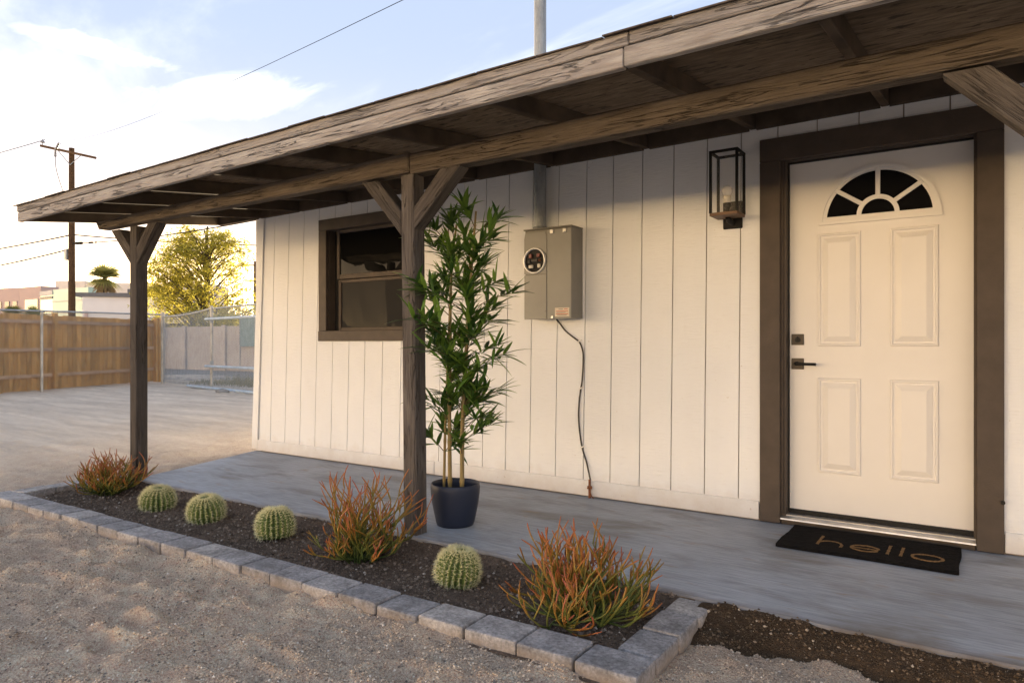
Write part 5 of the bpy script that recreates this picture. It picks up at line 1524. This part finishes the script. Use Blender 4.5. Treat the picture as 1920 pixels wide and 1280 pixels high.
fan_palm((-34.7, 8.5, 0.0), 2.32, 0.55, 4, "small fan palm top showing over the cedar fence below the pink building", False)
fan_palm((-34.0, 9.1, 0.0), 2.30, 0.60, 6, "small fan palm top over the cedar fence below the green office glass", False)

# ------------------------------------------------------------------ utility poles and wires
up_ = thing("utility_pole", "tall brown timber utility pole with one crossarm beyond the fence", "utility pole", (-43.45, 14.66, 0))
PB = Vector((-43.45, 14.66, 0))
tube("pole_shaft", [PB + Vector((0, 0, -0.3)), PB + Vector((-0.02, 0, 6)), PB + Vector((-0.08, 0.02, 12.35))], [0.20, 0.175, 0.145], M['pole'], up_, 14)
aL, aR = Vector((-44.85, 13.71, 12.43)), Vector((-42.2, 15.5, 11.72))
an = Vector(((aR - aL).y, -(aR - aL).x, 0)).normalized()
bar("crossarm", aL + an * 0.19, aR + an * 0.19, 0.10, 0.13, M['pole'], up_)
def lerp(a, b_, t): return a + (b_ - a) * t
for t in (0.30, 0.74):
    p = lerp(aL, aR, t) + an * 0.19
    tube("arm_brace", [p, PB + Vector((-0.06, 0.02, 11.35)) + an * 0.16], 0.022, M['galv'], up_, 6)
p = lerp(aL, aR, 0.04) + an * 0.19
V, Fc = lathe_geo([(0.02, 0.0), (0.02, 0.12), (0.12, 0.14), (0.10, 0.22), (0.06, 0.26), (0.0, 0.36)], 12, p + Vector((0, 0, 0.06))); mesh("insulator", V, Fc, M['ceramic'], up_, tuple(p))
p2 = lerp(aL, aR, 0.30) + an * 0.26
tube("cutout_switch", [p2 + Vector((-0.12, 0, -0.42)), p2 + Vector((-0.1, 0, 0.0)), p2 + Vector((0.14, 0.1, 0.34))], [0.07, 0.05, 0.08], M['ceramic'], up_, 8)
tube("jumper_wire", smooth_path([p2 + Vector((-0.12, 0, -0.42)), p2 + Vector((-0.05, 0.05, -1.3)), PB + Vector((-0.35, -0.1, 9.2)), PB + Vector((-0.15, 0, 8.9))]), 0.018, M['wire'], up_, 5)
box("meter_cabinet", -43.95, -43.66, 14.45, 14.62, 5.9, 6.55, M['galv'], up_, 0.01)
def catenary(a, b_, sag, n=24):
    a, b_ = Vector(a), Vector(b_)
    return [a.lerp(b_, i / n) - Vector((0, 0, 4 * sag * (i / n) * (1 - i / n))) for i in range(n + 1)]
def wire(label, a, b_, sag, r=0.012, extra=None):
    t = thing("power_line", label, "power line", tuple(a), "overhead wires at the utility pole")
    tube("conductor", catenary(a, b_, sag), r, M['wire'], t, 5)
    if extra:
        for (f, hl, hr) in extra:
            c = catenary(a, b_, sag, 100); i = int(f * 100)
            q, q2 = Vector(c[i]), Vector(c[i + 1]); dd = (q2 - q).normalized()
            tube("splice_sleeve", [q - dd * hl / 2, q + dd * hl / 2], hr, M['wire'], t, 8)
    return t
top_l = lerp(aL, aR, 0.04) + Vector((0, 0, 0.42))
wire("thin service wire dropping from the crossarm towards the house mast", top_l, (-2.62, -0.1, 3.92), 0.55, 0.0035)
wire("thin wire leaving the crossarm insulator away from the house", top_l, (-80, 4.0, 11.4), 0.8, 0.02)
wire("upper of two wires slung low on the pole, sagging past the fence", (-47.5 - 30, 6.0, 6.6), PB + Vector((0, 0, 7.35)), 0.7, 0.045)
wire("upper low wire going on from the pole behind the porch", PB + Vector((0, 0, 7.35)), (-25.0, 30.0, 7.4), 0.5, 0.04)
wire("lowest sagging cable climbing to the pole at the cabinet height", (-47.5 - 25, 5.0, 5.0), PB + Vector((0, 0, 6.55)), 0.9, 0.045)
wire("thick black cable with splice sleeves between pole and porch brace", PB + Vector((0, 0, 6.85)), (-14.5, 11.2, 5.75), 0.35, 0.028, [(0.045, 0.9, 0.085), (0.10, 0.18, 0.06), (0.115, 0.18, 0.06), (0.135, 0.16, 0.05)])
wire("short wire reaching the porch roof's outer corner", (-80, 5.0, 9.3), (-30.0, 6.2, 7.2), 0.3, 0.014)
pp = thing("far_utility_pole", "distant thin utility pole right beside the house corner", "utility pole", (-60.7, 39.2, 0))
tube("pole_shaft", [(-60.7, 39.2, -0.3), (-60.7, 39.2, 9.4)], [0.2, 0.15], M['pole'], pp, 8)
bar("crossarm", (-61.6, 38.7, 9.0), (-59.8, 39.7, 9.0), 0.12, 0.14, M['pole'], pp)
bar("crossarm", (-61.4, 38.8, 7.4), (-60.0, 39.6, 7.4), 0.10, 0.12, M['pole'], pp)

# ------------------------------------------------------------------ far buildings
def bldg_frame(c0, c1):
    d = (Vector(c1) - Vector(c0)); L = d.length; d.normalize(); return d, L, Vector((d.y, -d.x, 0))
def facade_box(name, p0, p1, depth, z0, z1, mat, parent):
    """block whose front face runs p0 -> p1 (left to right as seen)."""
    p0, p1 = Vector((*p0, 0)), Vector((*p1, 0)); d = (p1 - p0).normalized(); back = Vector((-d.y, d.x, 0))
    m_ = (p0 + p1) / 2 + back * depth / 2; 
    return bar(name, p0 + back * depth / 2 + Vector((0, 0, (z0 + z1) / 2)), p1 + back * depth / 2 + Vector((0, 0, (z0 + z1) / 2)), depth, z1 - z0, mat, parent, 0)
def facade_win(p0, p1, u, w, z, h, mat, parent, name="window"):
    p0, p1 = Vector((*p0, 0)), Vector((*p1, 0)); d = (p1 - p0).normalized(); back = Vector((-d.y, d.x, 0))
    a = p0 + d * u - back * 0.05 + Vector((0, 0, z)); b_ = a + d * w
    return bar(name, a, b_, 0.16, h, mat, parent, 0)
# pink block: left face and right face meet at a corner
pk = thing("pink_office_building", "pink stucco office block with rows of small square windows", "building", (-147.0, 50.8, 0))
pL, pB, pC = (-166.1, 47.2), (-147.02, 50.81), (-139.35, 51.22)
facade_box("wall", pL, pB, 3, 0, 11.5, M['pink_wall'], pk)
facade_box("wall", (pB[0] + 0.05, pB[1]), pC, 3, 0, 11.45, M['pink_wall'], pk)
for zz in (8.35, 5.6, 2.9):
    for k in range(7): facade_win(pL, pB, 19.4 - 1.9 - k * 2.3, 1.25, zz, 1.25, M['win_dark'], pk)
for zz in (8.2, 5.2): facade_win(pB, pC, 2.2, 4.6, zz, 1.9, M['teal_glass'], pk, "window")
tl = thing("green_office_building", "mint green panelled office building with dark louvred glass end", "building", (-133, 50.5, 0))
tA, tB, tC = (-134.9, 49.4), (-129.76, 49.21), (-118.5, 49.7)
facade_box("louvre_wall", tA, tB, 3, 0, 9.9, M['teal_glass'], tl)
facade_box("panel_wall", (tB[0] + 0.03, tB[1]), tC, 3, 0, 10.2, M['teal_panel'], tl)
facade_win(tA, tB, 0.0, 5.1, 9.75, 0.75, M['pale_wall'], tl, "parapet")
for zz in (8.95, 6.1, 5.55): facade_win(tA, tB, 0.0, 5.12, zz, 0.45, M['grey_fin'], tl, "louvre")
for k, zz in enumerate((2.2, 4.2, 6.2, 8.2)): facade_win(tB, tC, 0.06, 11.0, zz, 0.10, M['pale_wall'], tl, "panel_joint")
bk = thing("pale_office_block", "pale flat roofed office block rising behind the green building", "building", (-172, 72, 0))
facade_box("wall", (-177.0, 69.2), (-171.3, 73.0), 12, 0, 15.6, M['pale_wall'], bk)
facade_box("wall", (-171.2, 73.05), (-150.0, 92.0), 12, 0, 15.2, M['pale_wall'], bk)
for k in range(3): facade_win((-171.2, 73.05), (-150.0, 92.0), 2 + 8 * k, 5.5, 12.4, 1.2, M['white_wall'], bk)
wb = thing("white_low_building", "low white building with dark grey flat roof edge behind the fence", "building", (-62, 26, 0))
wA, wB = (-64.4, 24.6), (-57.5, 31.6)
facade_box("wall", wA, wB, 8, 0, 5.15, M['white_wall'], wb)
facade_box("roof_edge", (wA[0] - 0.35, wA[1] - 0.45), (-61.2, 27.4), 9, 5.16, 5.50, M['roofedge'], wb)
facade_box("roof_edge", (-61.6, 27.0), (wB[0], wB[1]), 9, 5.52, 5.85, M['roofedge'], wb)
facade_win(wA, wB, 0.2, 0.25, 2.9, 2.0, M['pink_wall'], wb, "downpipe")

# hill far off
def hill():
    xs = np.linspace(-1, 1, 60); V, Fc = [], []
    c = Vector((-1300, 900, 0)); d = Vector((0.57, 0.82, 0))
    for i, t in enumerate(xs):
        h = 60 * math.exp(-(t * 1.6) ** 2) * (1 + 0.25 * float(fbm(np.array(t * 6.0), np.array(0.0), 91, 4)))
        p = c + d * (t * 650)
        V += [(p.x, p.y, -5), (p.x, p.y, max(-4, h)), (p.x - 400, p.y + 280, -5)]
    for i in range(len(xs) - 1):
        a = i * 3; Fc += [[a, a + 3, a + 4, a + 1], [a + 1, a + 4, a + 5, a + 2]]
    o = mesh("hill", V, Fc, M['hill'], None, tuple(c), True); o["kind"] = "structure"
hill()
